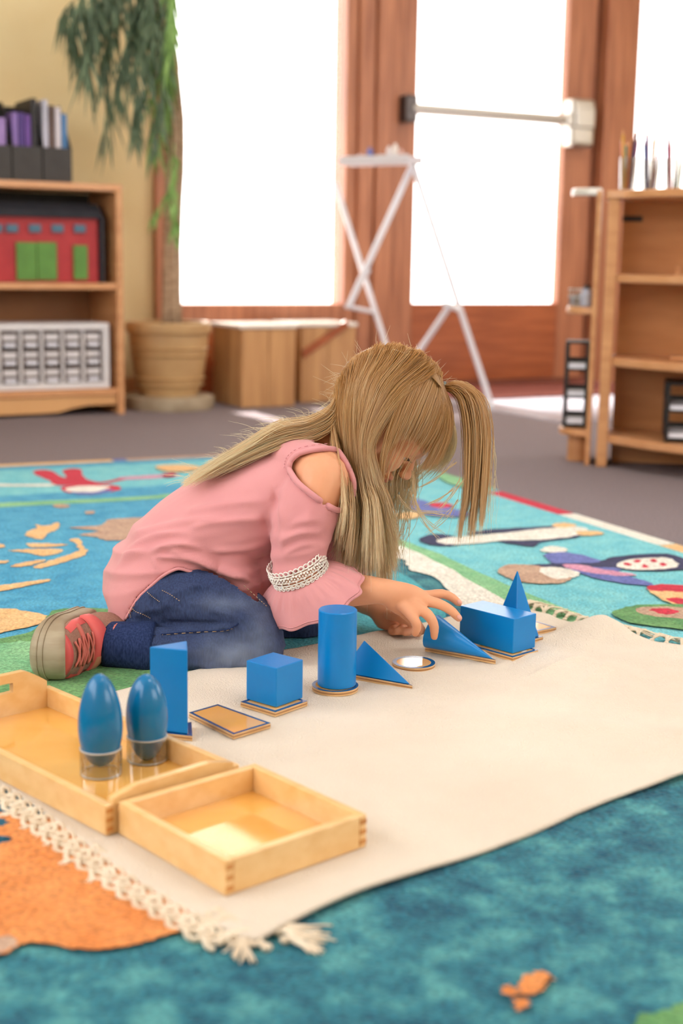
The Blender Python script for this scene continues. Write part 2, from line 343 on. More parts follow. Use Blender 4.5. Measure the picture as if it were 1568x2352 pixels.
# added fill lights under the ceiling, out of frame, to brighten the room
for i, (u, v) in enumerate(((-1.2, 2.2), (1.0, 2.2), (-1.2, 4.6), (1.0, 4.6))):
    t = thing('fill_light_panel', ['added fill light panel nearest the yellow wall and windows', 'added fill light panel above the glass door side', 'added fill light panel at the back left of the room', 'added fill light panel at the back right of the room'][i], 'fill light', wp(u, v, CEIL), 'added fill light panels')
    b = MB(); b.wbox(u-.62, u+.62, v-.32, v+.32, CEIL-.03, CEIL-.0005); b.build('frame', MT['whitepl'], t)
    ld = bpy.data.lights.new('fill_lamp', 'AREA'); ld.shape = 'RECTANGLE'; ld.size = 1.1; ld.size_y = .5; ld.energy = 16; ld.color = (1, .96, .90)
    lo = bpy.data.objects.new('fill_lamp', ld); COL.objects.link(lo); lo.parent = t; lo.location = (0, 0, -.045); lo.rotation_euler = (0, 0, WROT)
MT['rim'] = mat('acrylic_edge', (226, 226, 224), None, .15, alpha=.55)
# ================================================================ rug
RA = math.atan2(.214, .462)*1.0; RX = Vector((math.cos(RA), math.sin(RA), 0)); RY = Vector((-RX.y, RX.x, 0))
back_p = G(420, 1055); right_p = G(1310, 1185)
r_x1 = right_p.dot(RX)+.0; r_y1 = back_p.dot(RY)
RZ = .009
rug = thing('area_rug', 'large blue map rug with coloured continents and animals on the grey carpet floor', 'rug', (0, 2, 0))
def rp(a, c_, z): return RX*a+RY*c_+Vector((0, 0, z))
b = MB(); b.prism([rp(r_x1-2.6, r_y1-3.5, 0)[:2], rp(r_x1, r_y1-3.5, 0)[:2], rp(r_x1, r_y1, 0)[:2], rp(r_x1-2.6, r_y1, 0)[:2]], .0005, RZ)
b.build('pile', RM['base'], rug)
zl = [RZ]
def motif(col, pts, z=None, name='printed_motif', jit=.0015, sm=True):
    """one printed figure of the rug: a closed outline on the pile"""
    zl[0] += .00006
    q = [G(x, y, RZ) for x, y in pts]
    if sm:
        A = np.array([[p.x, p.y] for p in q]); A = np.vstack([A[-1], A, A[:2]]); out = []
        for i in range(1, len(A)-2):
            for f in np.linspace(0, 1, 7)[:-1]:
                p0, p1, p2, p3 = A[i-1:i+3]; out.append(.5*((2*p1)+(-p0+p2)*f+(2*p0-5*p1+4*p2-p3)*f*f+(-p0+3*p1-3*p2+p3)*f**3)+rng.normal(0, jit, 2))
        q = out
    q = [(lambda a, c: RX*min(a, r_x1-.004)+RY*min(c, r_y1-.004))(p[0]*RX.x+p[1]*RX.y, p[0]*RY.x+p[1]*RY.y) for p in q]
    n = len(q); me = MB(); me.add([(p[0], p[1], zl[0]) for p in q], [tuple(range(n))])
    o = me.build(name, RM[col], rug, recalc=False)
    import bmesh
    bm = bmesh.new(); bm.from_mesh(o.data); bmesh.ops.triangulate(bm, faces=bm.faces[:], ngon_method='EAR_CLIP')
    for f in bm.faces:
        if f.normal.z < 0: f.normal_flip()
    bm.to_mesh(o.data); bm.free(); return o
# sea colours: brighter print of the far parts of the map
motif('ocean', [(-300, 1080), (200, 1062), (700, 1040), (900, 1100), (760, 1250), (560, 1420), (300, 1480), (-50, 1470), (-500, 1480), (-700, 1250)])
motif('aqua', [(700, 1035), (900, 1040), (1130, 1128), (1310, 1183), (1600, 1262), (1900, 1400), (1700, 1560), (1500, 1480), (1250, 1400), (1000, 1300), (860, 1230), (760, 1130)])
motif('aqua', [(-300, 1084), (0, 1080), (420, 1060), (760, 1040), (700, 1080), (420, 1110), (0, 1140), (-320, 1150)])
motif('teal', [(560, 1420), (760, 1340), (900, 1310), (1020, 1400), (1000, 1500), (760, 1520), (620, 1560), (520, 1500)])
# borders: blocks of colour along the back and the right edge
def border(c1, a0, a1, side):
    w = .045
    a1 = min(a1, r_x1-.002) if side == 'back' else a1
    if a1 <= a0: return
    zl[0] += .00004
    if side == 'back': q = [rp(a0, r_y1-w, 0), rp(a1, r_y1-w, 0), rp(a1, r_y1-.002, 0), rp(a0, r_y1-.002, 0)]
    else: q = [rp(r_x1-w, a0, 0), rp(r_x1-.002, a0, 0), rp(r_x1-.002, a1, 0), rp(r_x1-w, a1, 0)]
    me = MB(); me.add([(p.x, p.y, zl[0]) for p in q], [(0, 1, 2, 3)]); me.build('border_block', RM[c1], rug)
yr = G(1305, 1180, RZ).dot(RY); yr2 = G(1130, 1130, RZ).dot(RY); yr3 = G(1508, 1252, RZ).dot(RY)
border('red', yr, yr2, 'right'); border('white', yr3, yr-.004, 'right'); border('tan', yr3-.45, yr3-.004, 'right'); border('green', yr3-.9, yr3-.454, 'right'); border('aqua', yr2+.004, r_y1-.05, 'right')
for i, cc in enumerate(['tan', 'white', 'tan', 'brown', 'tan', 'brown']):
    xx = G(290, 1065, RZ).dot(RX)
    border(cc, xx+.02+(.42*(i-3)), xx+.02+.42*(i-2)-.035 if i != 2 else xx-.02, 'back')
border('purple', xx-.018, xx+.018, 'back')
# figures
motif('lgreen', [(-20, 1157), (120, 1150), (300, 1142), (420, 1133), (420, 1140), (300, 1150), (120, 1159), (-20, 1166)])
motif('red', [(75, 1085), (110, 1080), (150, 1098), (145, 1080), (185, 1078), (195, 1098), (230, 1108), (290, 1096), (292, 1101), (225, 1113), (120, 1115), (118, 1107)])
motif('white', [(-10, 1112), (50, 1113), (118, 1112), (118, 1117), (50, 1118), (-10, 1117)])
motif('pink', [(285, 1096), (400, 1090), (400, 1096), (290, 1102)])
motif('red', [(140, 1122), (160, 1116), (250, 1114), (278, 1122), (250, 1131), (165, 1134)])
motif('purple', [(165, 1130), (210, 1128), (262, 1126), (225, 1136), (180, 1137)]); motif('white', [(150, 1124), (180, 1117), (250, 1118), (240, 1125), (215, 1131), (170, 1131)])
motif('tan', [(63, 1232), (62, 1222), (85, 1212), (80, 1206), (110, 1208), (133, 1200), (134, 1215), (110, 1226), (96, 1240)])
motif('tan', [(20, 1266), (60, 1263), (135, 1262), (138, 1271), (100, 1278), (70, 1272)])
motif('tan', [(62, 1250), (100, 1249), (155, 1252), (120, 1257), (75, 1258)])
motif('tan', [(162, 1240), (183, 1240), (190, 1257), (200, 1266), (186, 1280), (130, 1297), (90, 1307), (78, 1303), (110, 1290), (150, 1278), (178, 1266), (175, 1254)])
motif('tan', [(25, 1302), (50, 1294), (100, 1287), (98, 1292), (55, 1303)])
motif('tan', [(-30, 1253), (5, 1251), (8, 1258), (-30, 1263)]); motif('tan', [(-30, 1292), (15, 1289), (15, 1294), (-30, 1299)])
motif('tan', [(-80, 1348), (0, 1346), (60, 1338), (112, 1332), (112, 1337), (60, 1348), (0, 1360), (-80, 1372)])
motif('brown', [(160, 1213), (230, 1208), (250, 1195), (320, 1190), (420, 1192), (420, 1240), (330, 1240), (250, 1243), (215, 1234), (180, 1230), (225, 1221)])
motif('brown', [(125, 1160), (158, 1161), (155, 1167), (128, 1167)]); motif('brown', [(195, 1177), (215, 1175), (214, 1181), (198, 1182)])
motif('tan', [(-300, 1405), (0, 1400), (50, 1405), (115, 1420), (80, 1438), (30, 1450), (-60, 1462), (-400, 1470)])
motif('green', [(-600, 1490), (-100, 1478), (60, 1456), (100, 1430), (130, 1402), (260, 1402), (340, 1430), (520, 1470), (640, 1540), (500, 1600), (300, 1640), (60, 1600), (-200, 1600), (-500, 1640)])
motif('lgreen', [(-300, 1490), (0, 1480), (60, 1475), (130, 1490), (90, 1530), (30, 1560), (-200, 1560)])
motif('white', [(820, 1215), (900, 1250), (960, 1268), (1060, 1310), (1170, 1375), (1300, 1440), (1250, 1470), (1140, 1430), (1060, 1395), (1000, 1330), (940, 1310), (930, 1290), (880, 1275), (800, 1255)])
motif('lgreen', [(800, 1190), (905, 1236), (1010, 1275), (1160, 1345), (1300, 1400), (1420, 1450), (1600, 1520), (1600, 1540), (1400, 1470), (1240, 1415), (1130, 1365), (1000, 1290), (900, 1248), (800, 1212)])
motif('navy', [(962, 1240), (985, 1230), (1020, 1229), (1060, 1240), (1050, 1254), (1010, 1256), (975, 1251)])
motif('navy', [(1070, 1229), (1110, 1219), (1200, 1214), (1280, 1209), (1285, 1214), (1200, 1222), (1100, 1228)])
motif('navy', [(1120, 1240), (1220, 1244), (1322, 1231), (1320, 1237), (1240, 1248), (1225, 1258), (1180, 1252)])
motif('white', [(1005, 1242), (1060, 1234), (1150, 1227), (1240, 1217), (1330, 1212), (1350, 1224), (1320, 1233), (1240, 1242), (1150, 1244), (1100, 1250), (1040, 1253), (1010, 1249)])
motif('tan', [(1270, 1206), (1300, 1203), (1325, 1209), (1300, 1214), (1275, 1213)]); motif('tan', [(1325, 1223), (1370, 1222), (1386, 1229), (1350, 1233), (1330, 1231)])
motif('white', [(1240, 1264), (1270, 1257), (1300, 1263), (1295, 1270), (1255, 1271)])
motif('purple', [(1250, 1276), (1290, 1271), (1340, 1278), (1390, 1292), (1460, 1287), (1460, 1300), (1420, 1316), (1490, 1340), (1490, 1348), (1400, 1338), (1340, 1322), (1280, 1300), (1262, 1292)])
motif('navy', [(1200, 1302), (1250, 1298), (1340, 1296), (1370, 1294), (1400, 1284), (1470, 1276), (1540, 1276), (1600, 1300), (1600, 1310), (1470, 1314), (1400, 1306), (1330, 1306), (1250, 1306)])
motif('brown', [(1145, 1312), (1165, 1300), (1220, 1301), (1260, 1308), (1310, 1330), (1280, 1343), (1200, 1340), (1150, 1322)])
motif('white', [(1240, 1308), (1280, 1306), (1330, 1318), (1320, 1328), (1280, 1333), (1250, 1322)])
motif('pink', [(1290, 1300), (1330, 1300), (1380, 1310), (1455, 1322), (1440, 1326), (1380, 1322), (1310, 1310)])
motif('white', [(1415, 1300), (1450, 1287), (1530, 1284), (1555, 1298), (1545, 1308), (1470, 1312), (1430, 1308)])
for (x, y) in ((1440, 1299), (1462, 1292), (1480, 1304), (1500, 1291), (1522, 1300)): motif('red', [(x-9, y), (x, y-4), (x+10, y+1), (x, y+4)])
motif('tan', [(1490, 1356), (1530, 1350), (1640, 1370), (1640, 1400), (1550, 1392), (1510, 1376)])
motif('red', [(1488, 1350), (1540, 1346), (1620, 1356), (1620, 1366), (1540, 1362), (1495, 1360)]); motif('red', [(1530, 1380), (1560, 1378), (1600, 1388), (1560, 1392)])
motif('green', [(1405, 1412), (1440, 1398), (1500, 1392), (1640, 1398), (1640, 1450), (1520, 1444), (1440, 1432)])
motif('brown', [(1460, 1402), (1520, 1398), (1640, 1405), (1640, 1428), (1540, 1424), (1480, 1416)]); motif('red', [(1490, 1405), (1530, 1402), (1560, 1410), (1530, 1416)])
motif('purple', [(930, 1156), (960, 1150), (1000, 1162), (1060, 1176), (1080, 1186), (1020, 1190), (960, 1180)]); motif('red', [(985, 1160), (1020, 1158), (1040, 1166), (1005, 1170)])
motif('tan', [(905, 1185), (930, 1178), (970, 1182), (960, 1192), (925, 1196)]); motif('lgreen', [(1010, 1092), (1080, 1088), (1140, 1108), (1150, 1124), (1070, 1122), (1020, 1108)])
motif('tan', [(360, 1073), (420, 1070), (470, 1078), (420, 1086), (375, 1084)]); motif('red', [(375, 1092), (400, 1090), (398, 1097), (378, 1098)])
# nearest, below the cotton mat
motif('dblue', [(-60, 1800), (-20, 1790), (130, 1862), (220, 1920), (200, 1960), (60, 1950), (-40, 1900)])
motif('orange', [(-260, 1880), (0, 1873), (70, 1880), (130, 1886), (260, 1960), (350, 2020), (420, 2070), (446, 2105), (420, 2140), (360, 2165), (280, 2184), (200, 2190), (100, 2176), (40, 2182), (0, 2200), (-200, 2230), (-400, 2000)])
motif('brown', [(-60, 2168), (0, 2160), (40, 2168), (30, 2186), (0, 2202), (-80, 2220)])
motif('dblue', [(-40, 1892), (0, 1890), (20, 1897), (0, 1906), (-40, 1906)]); motif('dblue', [(-40, 1928), (0, 1928), (30, 1934), (10, 1944), (-40, 1944)])
motif('orange', [(1188, 2282), (1200, 2256), (1230, 2243), (1262, 2246), (1268, 2262), (1245, 2286), (1215, 2296)])
motif('orange', [(1150, 2278), (1172, 2276), (1190, 2288), (1180, 2298), (1160, 2294)]); motif('orange', [(1176, 2318), (1196, 2303), (1216, 2310), (1212, 2326), (1188, 2332)])
motif('green', [(1450, 2360), (1520, 2335), (1600, 2308), (1900, 2250), (1900, 2600), (1400, 2600)])
# ================================================================ cotton floor mat
CA = math.radians(43.2); CX = Vector((math.cos(CA), math.sin(CA), 0)); CY = Vector((-CX.y, CX.x, 0))
c0 = G(610, 2178, .01); CL = (G(1330, 1438, .01)-c0).dot(CX)+.01; CW = .63
c0.z = 0; CT = RZ+.0085
def clothpt(s, t):
    """s along the length 0..1, t across 0..1 (0 = nearest edge)"""
    x, y = s*CL, t*CW
    y += (.012*math.sin(s*7.0+.4)+.006*math.sin(s*17))*(1-t)*1.0
    if t > .5: y -= (t-.5)*2*(.012*math.sin(s*6+2)+.02*max(0, s-.55))
    x += .012*math.sin(t*6+.5)*(s*2-1)
    p = c0+CX*x+CY*y
    z = 0
    e = min(1, max(0, (s-.45)/.35))
    z += e*(.006*noise.noise(Vector((x*9, y*9, 3)))+.005*noise.noise(Vector((x*22, y*14, 8))))
    rn = 1-2.2*abs(noise.noise(Vector((x*7+y*5, y*16-x*3, 5)))); z += (.25+.75*e)*.0032*max(0, rn)**2
    z += e*.0011*math.sin(y*150+5*noise.noise(Vector((x*6, y*6, 2))))*max(0, noise.noise(Vector((x*4, y*4, 12)))+.25)
    z += .0025*max(0, noise.noise(Vector((x*5, y*5, 1))))*(1 if t < .5 else .3)
    q = G(1385, 1450, .015)-p; z += .022*math.exp(-(q.x**2+q.y**2)/.0022)
    q = G(1300, 1560, 0)-p; z += .006*math.exp(-((q.dot(CX))**2/.002+(q.dot(CY))**2/.02))
    q = G(1400, 1700, 0)-p; z += .006*math.exp(-((q.dot(CX)+q.dot(CY)*.6)**2/.0008+(q.dot(CY))**2/.02))
    z += .004*math.exp(-(t/.03)**2)*(.6+.6*math.sin(s*11+1))
    # far long edge: ridge behind the cube
    q = G(520, 1580, 0)-p; z += .006*math.exp(-(q.x**2+q.y**2)/.0012)
    return Vector((p.x, p.y, RZ+.0045+max(0, z)+.0))
mat_t = thing('cotton_floor_mat', 'cream woven cotton work mat with fringed ends laid on the blue rug', 'mat', (c0.x, c0.y, RZ))
NS, NT = 220, 130
b = MB(); vs = [clothpt(i/NS, j/NT) for i in range(NS+1) for j in range(NT+1)]
b.add(vs, [(i*(NT+1)+j, (i+1)*(NT+1)+j, (i+1)*(NT+1)+j+1, i*(NT+1)+j+1) for i in range(NS) for j in range(NT)])
o = b.build('woven_cloth', MT['cloth'], mat_t, smooth=True)
sm = o.modifiers.new('s', 'SOLIDIFY'); sm.thickness = .0036; sm.offset = -1
# fringe: a knotted lace edging on the near end, tassels at corners and on the far end
def edge_off(t, d, s=0.):
    p = clothpt(s, t); q = p+CX*(-d if s == 0 else d); q.z = RZ+.0035; return q
for k, (o1, amp, ph) in enumerate(((.004, .003, 0), (.015, .0065, 0), (.015, -.0065, 0), (.026, .003, 1.5))):
    b = MB(); pts = []
    for i in range(400):
        t = i/399*.985+.03
        w = noise.noise(Vector((t*9, k, 0)))*.0022
        pts.append(edge_off(min(t, 1.0), o1+amp*math.sin(t*2*math.pi*26+ph)+w)+CY*(max(0, t-1)*CW)+Vector((0, 0, .0018*math.cos(t*2*math.pi*26+ph+k)+.001)))
    b.tube(pts, .0027 if k else .002, 6); b.build('fringe_cord', MT['cord'], mat_t, smooth=True)
def tassel(p, d, L, n=9, r=.0009, knot=.005, spread=.35, name='tassel', lift=.0):
    b = MB(); d = d.normalized(); side = Vector((-d.y, d.x, 0))
    b.ball(p+Vector((0, 0, knot*.7)), (knot, knot*.8, knot*.7), 10)
    for i in range(n):
        a = (random.random()-.5)*2*spread; dd = (d+side*a).normalized(); q = p+Vector((0, 0, knot*.6)); pts = [q]; l = L*(.7+.45*random.random())
        cur = (random.random()-.5)*1.6
        for j in range(1, 8):
            f = j/7; dd = (dd+side*cur*.08).normalized(); q = q+dd*(l/7); pts.append(Vector((q.x, q.y, RZ+.002+(knot*.8+lift*math.sin(f*3))*(1-f)+random.random()*.0012)))
        b.tube(pts, [r*(1.5-.7*j/7) for j in range(8)], 5)
    return b.build(name, MT['cord'], mat_t, smooth=True)
cor = [(612, 2185, 150, .055, 14), (640, 2150, -20, .05, 12), (575, 2150, 200, .04, 10), (520, 2120, 215, .04, 10), (560, 2170, 250, .035, 10)]
for (x, y, a, L, n) in cor:
    aa = math.radians(a); tassel(G(x, y, RZ), Vector((math.cos(aa), math.sin(aa), 0)), L*.75, n, .0011, .005)
for (x, y, x2, y2, n) in ((655, 2168, 745, 2190, 16), (560, 2175, 560, 2215, 10), (640, 2140, 765, 2158, 5), (110, 1905, 90, 1935, 8), (480, 2110, 465, 2150, 10), (500, 2100, 560, 2160, 12), (60, 1880, 0, 1878, 12), (220, 1955, 250, 1975, 8)):
    p = G(x, y, RZ); q = G(x2, y2, RZ); tassel(p, q-p, (q-p).length, n, .0011, .005, .25)
for t in np.linspace(.02, .99, 26):
    p = clothpt(1, t)+CX*.004; a = random.uniform(-.6, .6)
    tassel(Vector((p.x, p.y, RZ+.002)), CX+CY*a, random.uniform(.03, .055), random.randint(7, 11), .0011, .004, .5, lift=.012)
for t in np.linspace(.3, .97, 10):
    p = clothpt(0, t)-CX*.028
    tassel(Vector((p.x, p.y, RZ)), -CX+CY*random.uniform(-.6, .6), random.uniform(.008, .02), 6, .0009, .003, .6)
# ================================================================ blue solids and their cards
CZ = RZ+.0055           # top of the mat
def card(name, pts, label, field=None, inset=.0045, cat='card', ch=.006, wall=.0, cen=None):
    """plywood card with a painted border; pts are floor points counter-clockwise"""
    pts = [Vector((p[0], p[1], 0)) for p in pts]
    c = sum(pts, Vector())/len(pts); t = thing(name, label, cat, (c.x, c.y, CZ))
    A = sum(pts[i].x*pts[(i+1) % len(pts)].y-pts[(i+1) % len(pts)].x*pts[i].y for i in range(len(pts)))
    if A < 0: pts = pts[::-1]
    b = MB(); h = ch/3
    for i in range(3):
        b.mi = 1 if i == 1 else 0; b.prism([(p.x, p.y) for p in pts], CZ+i*h, CZ+(i+1)*h)
    b.build('plywood_core', [MT['ply'], MT['plyd']], t)
    n = len(pts)
    if n > 12: ins = [c+(p-c)*(1-inset/(p-c).length) for p in pts]
    else:
        ins = []
        for i in range(n):
            p0, p1, p2 = pts[i-1], pts[i], pts[(i+1) % n]; e1 = (p1-p0).normalized(); e2 = (p2-p1).normalized()
            n1 = Vector((-e1.y, e1.x, 0)); n2 = Vector((-e2.y, e2.x, 0)); bis = (n1+n2); bis /= max(.3, bis.dot(n1))
            ins.append(p1+bis*inset)
    z = CZ+ch
    b = MB(); z2 = z+.0004
    vs = [(p.x, p.y, z2) for p in pts]+[(p.x, p.y, z2) for p in ins]+[(p.x, p.y, z) for p in pts]+[(p.x, p.y, z-.0002) for p in ins]
    b.add(vs, [(i, (i+1) % n, n+(i+1) % n, n+i) for i in range(n)]+[(2*n+i, 2*n+(i+1) % n, (i+1) % n, i) for i in range(n)]+[(n+i, n+(i+1) % n, 3*n+(i+1) % n, 3*n+i) for i in range(n)])
    b.build('painted_border', MT['navyp'], t)
    b = MB(); b.prism([(p.x, p.y) for p in ins], z-.001, z+.0002); b.build('face_panel', MT['beechb'], t)
    return t
def rect(p, a, w, l):
    """near corner p, right edge direction a (rad), w to the right, l to the left"""
    R = Vector((math.sin(a), math.cos(a), 0)); L = Vector((-math.cos(a), math.sin(a), 0)); p = Vector((p[0], p[1], 0))
    return [p, p+R*w, p+R*w+L*l, p+L*l]
OZ = CZ+.0066           # top of a card
def gp(x, y, z): return G(x, y, z)
def poly_solid(pts, z0, z1, name, label, cat='block', bev=.0012):
    c = sum((Vector((p[0], p[1], 0)) for p in pts), Vector())/len(pts)
    b = MB(); b.prism([(p[0]-c.x, p[1]-c.y) for p in pts], 0, z1-z0)
    o = b.build(name, MT['blue'], bevel=bev, bseg=3); o.location = (c.x, c.y, z0); return tag(o, label, cat)
# cube
n_ = gp(634.2, 1625.5, OZ); cu = rect(n_, .6756, .05, .05)
poly_solid(cu, OZ, OZ+.05, 'wooden_cube', 'solid blue painted cube standing on a square plywood card on the cream mat')
card('square_card', rect(gp(632, 1636, CZ+.006), .70, .0585, .0585), 'square plywood card with blue border lying under the blue cube')
# cylinder
cc = gp(773, 1583-11.5, OZ)
b = MB(); R_ = .0248; b.lathe((0, 0, 0), [(R_-.0012, 0), (R_, .0012), (R_, .0988), (R_-.0012, .1)], 64)
o = b.build('wooden_cylinder', MT['blue'], smooth='auto'); o.location = (cc.x, cc.y, OZ); tag(o, 'tall upright blue cylinder standing on a round card in the middle of the row', 'block')
def disc(c, r, n=56): return [(c[0]+r*math.cos(2*math.pi*i/n), c[1]+r*math.sin(2*math.pi*i/n)) for i in range(n)]
card('round_card', disc(cc+Vector((-.002, -.001, 0)), .030), 'round plywood card with blue rim lying under the upright blue cylinder')
card('round_card', disc(gp(950, 1521, CZ+.006), .0292), 'round blue-rimmed card lying empty on the mat between tetrahedron and cone', inset=.0055)
# triangular prism
A_, B_, C_ = gp(431.3, 1686.4, OZ), gp(343, 1485.5, OZ+.1), gp(429, 1471.4, OZ+.1)
poly_solid([A_, C_, B_], OZ, OZ+.1, 'triangular_prism', 'tall blue triangular prism standing behind the two blue egg shapes')
tc_ = (A_+B_+C_)/3
card('triangle_card', [tc_+(p-tc_)*1.22+Vector((.002, -.001, 0)) for p in (A_, C_, B_)], 'triangular plywood card mostly hidden under the tall blue triangular prism')
card('rectangle_card', [gp(536, 1687, CZ+.006), gp(621, 1661, CZ+.006), gp(500, 1618, CZ+.006), gp(434, 1637, CZ+.006)], 'bare rectangular plywood card with thin blue border lying between prism and cube', inset=.0035)
# tetrahedron (lying on a face, apex to the right)
Aq = gp(944, 1573, OZ); d0 = Vector((-.875, .485, 0))
B1 = Aq+d0*.104; ang = math.radians(-27.8); d1 = Matrix.Rotation(ang, 3, 'Z')@d0; B2 = Aq+d1*.104
mid = (B1+B2)/2; T_ = mid+(Aq-mid).normalized()*.006+Vector((0, 0, .043))
T_ = gp(836, 1470, OZ+.045)
b = MB(); ctr = (Aq+B1+B2+T_)/4; b.add([p-ctr for p in (Aq, B1, B2, T_)], [(0, 1, 2), (0, 3, 1), (1, 3, 2), (0, 2, 3)])
o = b.build('triangular_pyramid', MT['blue'], bevel=.0012, bseg=3); o.location = ctr; tag(o, 'blue triangular pyramid lying on its side just right of the cylinder', 'block')
card('triangle_card', [Aq+(Aq-mid)*.02, Aq+d0*.108, Aq+d1*.108], 'long triangular card beneath the blue pyramid that lies on its side')
# cone lying
Ap = gp(1132, 1514, OZ); cp = gp(985, 1487, OZ); dd = (cp-Ap); dd.z = 0; dd.normalize()
al = math.atan(.25); ax = (dd*math.cos(al)+Vector((0, 0, math.sin(al)))).normalized()
b = MB(); q = Vector((0, 0, 1)).cross(ax).normalized(); r2 = ax.cross(q); rings = []
for (h, r) in ((.0005, .0002), (.02, .005), (.05, .0125), (.08, .02), (.0992, .0248), (.1, .0238)):
    rings.append([ax*h+(q*math.cos(2*math.pi*j/72)+r2*math.sin(2*math.pi*j/72))*r for j in range(72)])
b.loft(rings); o = b.build('wooden_cone', MT['blue'], smooth='auto'); o.location = Ap+Vector((0, 0, .0003)); tag(o, "blue cone lying on its side under the child's right fingertips", 'block')
sd = Vector((-dd.y, dd.x, 0))
card('triangle_card', [Ap-dd*.004, cp+dd*.006-sd*-.0005, cp+dd*.006-sd*.05+(-dd)*.0], 'triangular plywood card under the lying blue cone')
# long block
n_ = gp(1177, 1501.7, OZ); pb_ = rect(n_, .8055, .05, .1)
poly_solid(pb_, OZ, OZ+.05, 'rectangular_block', 'long blue rectangular block whose top mirrors the window, near the far fringe')
card('rectangle_card', rect(gp(1177, 1510, CZ+.006), .8055, .0565, .107), 'rectangular plywood card lying under the long blue block')
# square pyramid
pc_ = gp(1188, 1307, OZ+.1); a_ = .78
b = MB(); b.add([(0, 0, .1)]+[(.0355*math.cos(a_+.72+k*math.pi/2), .0355*math.sin(a_+.72+k*math.pi/2), 0) for k in range(4)], [(0, 1, 2), (0, 2, 3), (0, 3, 4), (0, 4, 1), (1, 4, 3, 2)])
o = b.build('square_pyramid', MT['blue'], bevel=.001, bseg=3); o.location = (pc_.x, pc_.y, OZ); tag(o, 'upright blue square pyramid with a sharp tip behind the long blue block', 'block')
card('square_card', [pc_+Vector((math.cos(a_+.72+k*math.pi/2), math.sin(a_+.72+k*math.pi/2), 0))*.041 for k in range(4)], 'square plywood card lying under the upright blue pyramid')
wq = gp(1277, 1441, CZ+.006)
card('rectangle_card', [wq, wq+Vector((-.034, .046, 0)), wq+Vector((-.075, .016, 0)), wq+Vector((-.041, -.03, 0))], 'pale card farthest back, sticking out to the right behind the blue pyramid')
# ================================================================ trays
def tray(name, label, p0, a, w, l, h, handles=False):
    """near corner p0; w along the right-going edge, l along the left-going edge"""
    R = Vector((math.sin(a), math.cos(a), 0)); L = Vector((-math.cos(a), math.sin(a), 0)); p0 = Vector((p0[0], p0[1], CZ)); th = .0085
    t = thing(name, label, 'tray', p0+(R*w+L*l)/2); rz = math.atan2(R.y, R.x)
    def seg(c, lw, ll, z0, z1, nm, m_=None):
        b = MB(); b.box(c+Vector((0, 0, (z0+z1)/2)), (lw, ll, z1-z0), rz); return b.build(nm, m_ or MT['beech'], t, bevel=.0012)
    seg(p0+R*w/2+L*l/2, w-2*th+.001, l-2*th+.001, .003, .0075, 'base_board', MT['beechb'])
    seg(p0+L*l/2+R*th/2, th, l, 0, h, 'side_rail'); seg(p0+L*l/2+R*(w-th/2), th, l, 0, h, 'side_rail')
    for e, k in ((th/2, 0), (l-th/2, 1)):
        if not handles: seg(p0+R*w/2+L*e, w-2*th, th, 0, h, 'end_rail'); continue
        # end board rising to a raised middle with a hand slot
        b = MB(); n = 30; slot = .030; hh = h+(.026 if k else .010)
        def top(x):
            f = abs(x)/(w/2); return h+.001+(hh-h)*max(0, min(1, (1-f)/.45))**.8
        def sl(x):
            d = abs(x)-(slot-.006)
            if not k: return None
            if d > .006: return None
            return .006*math.sqrt(max(0, 1-(max(0, d)/.006)**2))
        xs = np.linspace(-w/2+th, w/2-th, n); cz_ = h+.010
        for i in range(n-1):
            xm = (xs[i]+xs[i+1])/2; s = sl(xm); zs = [(0, top(xm))] if s is None else [(0, cz_-s), (cz_+s, top(xm))]
            for z0, z1 in zs:
                q0, q1 = p0+R*(w/2+xs[i])+L*(e-th/2), p0+R*(w/2+xs[i+1])+L*(e-th/2); q2, q3 = q1+L*th, q0+L*th
                ta, tb = (top(xs[i]), top(xs[i+1])) if z1 > cz_ or s is None else (z1, z1)
                vs = [q0+Vector((0, 0, z0)), q1+Vector((0, 0, z0)), q2+Vector((0, 0, z0)), q3+Vector((0, 0, z0)), q0+Vector((0, 0, ta)), q1+Vector((0, 0, tb)), q2+Vector((0, 0, tb)), q3+Vector((0, 0, ta))]
                b.add(vs, [(0, 3, 2, 1), (4, 5, 6, 7), (0, 1, 5, 4), (1, 2, 6, 5), (2, 3, 7, 6), (3, 0, 4, 7)])
        b.build('handle_board', MT['beech'], t)
    # finger joints seen on the corners
    for cpt, dr in ((p0, R), (p0+R*(w), -R), (p0+L*l, R)):
        b = MB()
        for k in range(3):
            sgn = 1 if dr is R or dr == R else -1
            c = cpt+dr*(th/2+.0002)+ (L*(-.0002) if cpt is not None and (cpt-p0).dot(L) < .01 else L*.0002)
            b.box(c+Vector((0, 0, h*(.2+.3*k)))+L*(.0001), (th*.9, .0012, h*.13), rz)
        b.build('finger_joint', MT['beechd'], t)
    return t
tray('wooden_tray', 'small square open wooden tray, the nearest thing on the mat', G(518, 2060, CZ), math.radians(48.6), .165, .172, .033)
pA = G(243, 1921, CZ)
tray('handled_tray', 'large wooden tray with cut-out handles holding two blue egg shapes', pA, math.radians(45.8), .166, .36, .031, True)
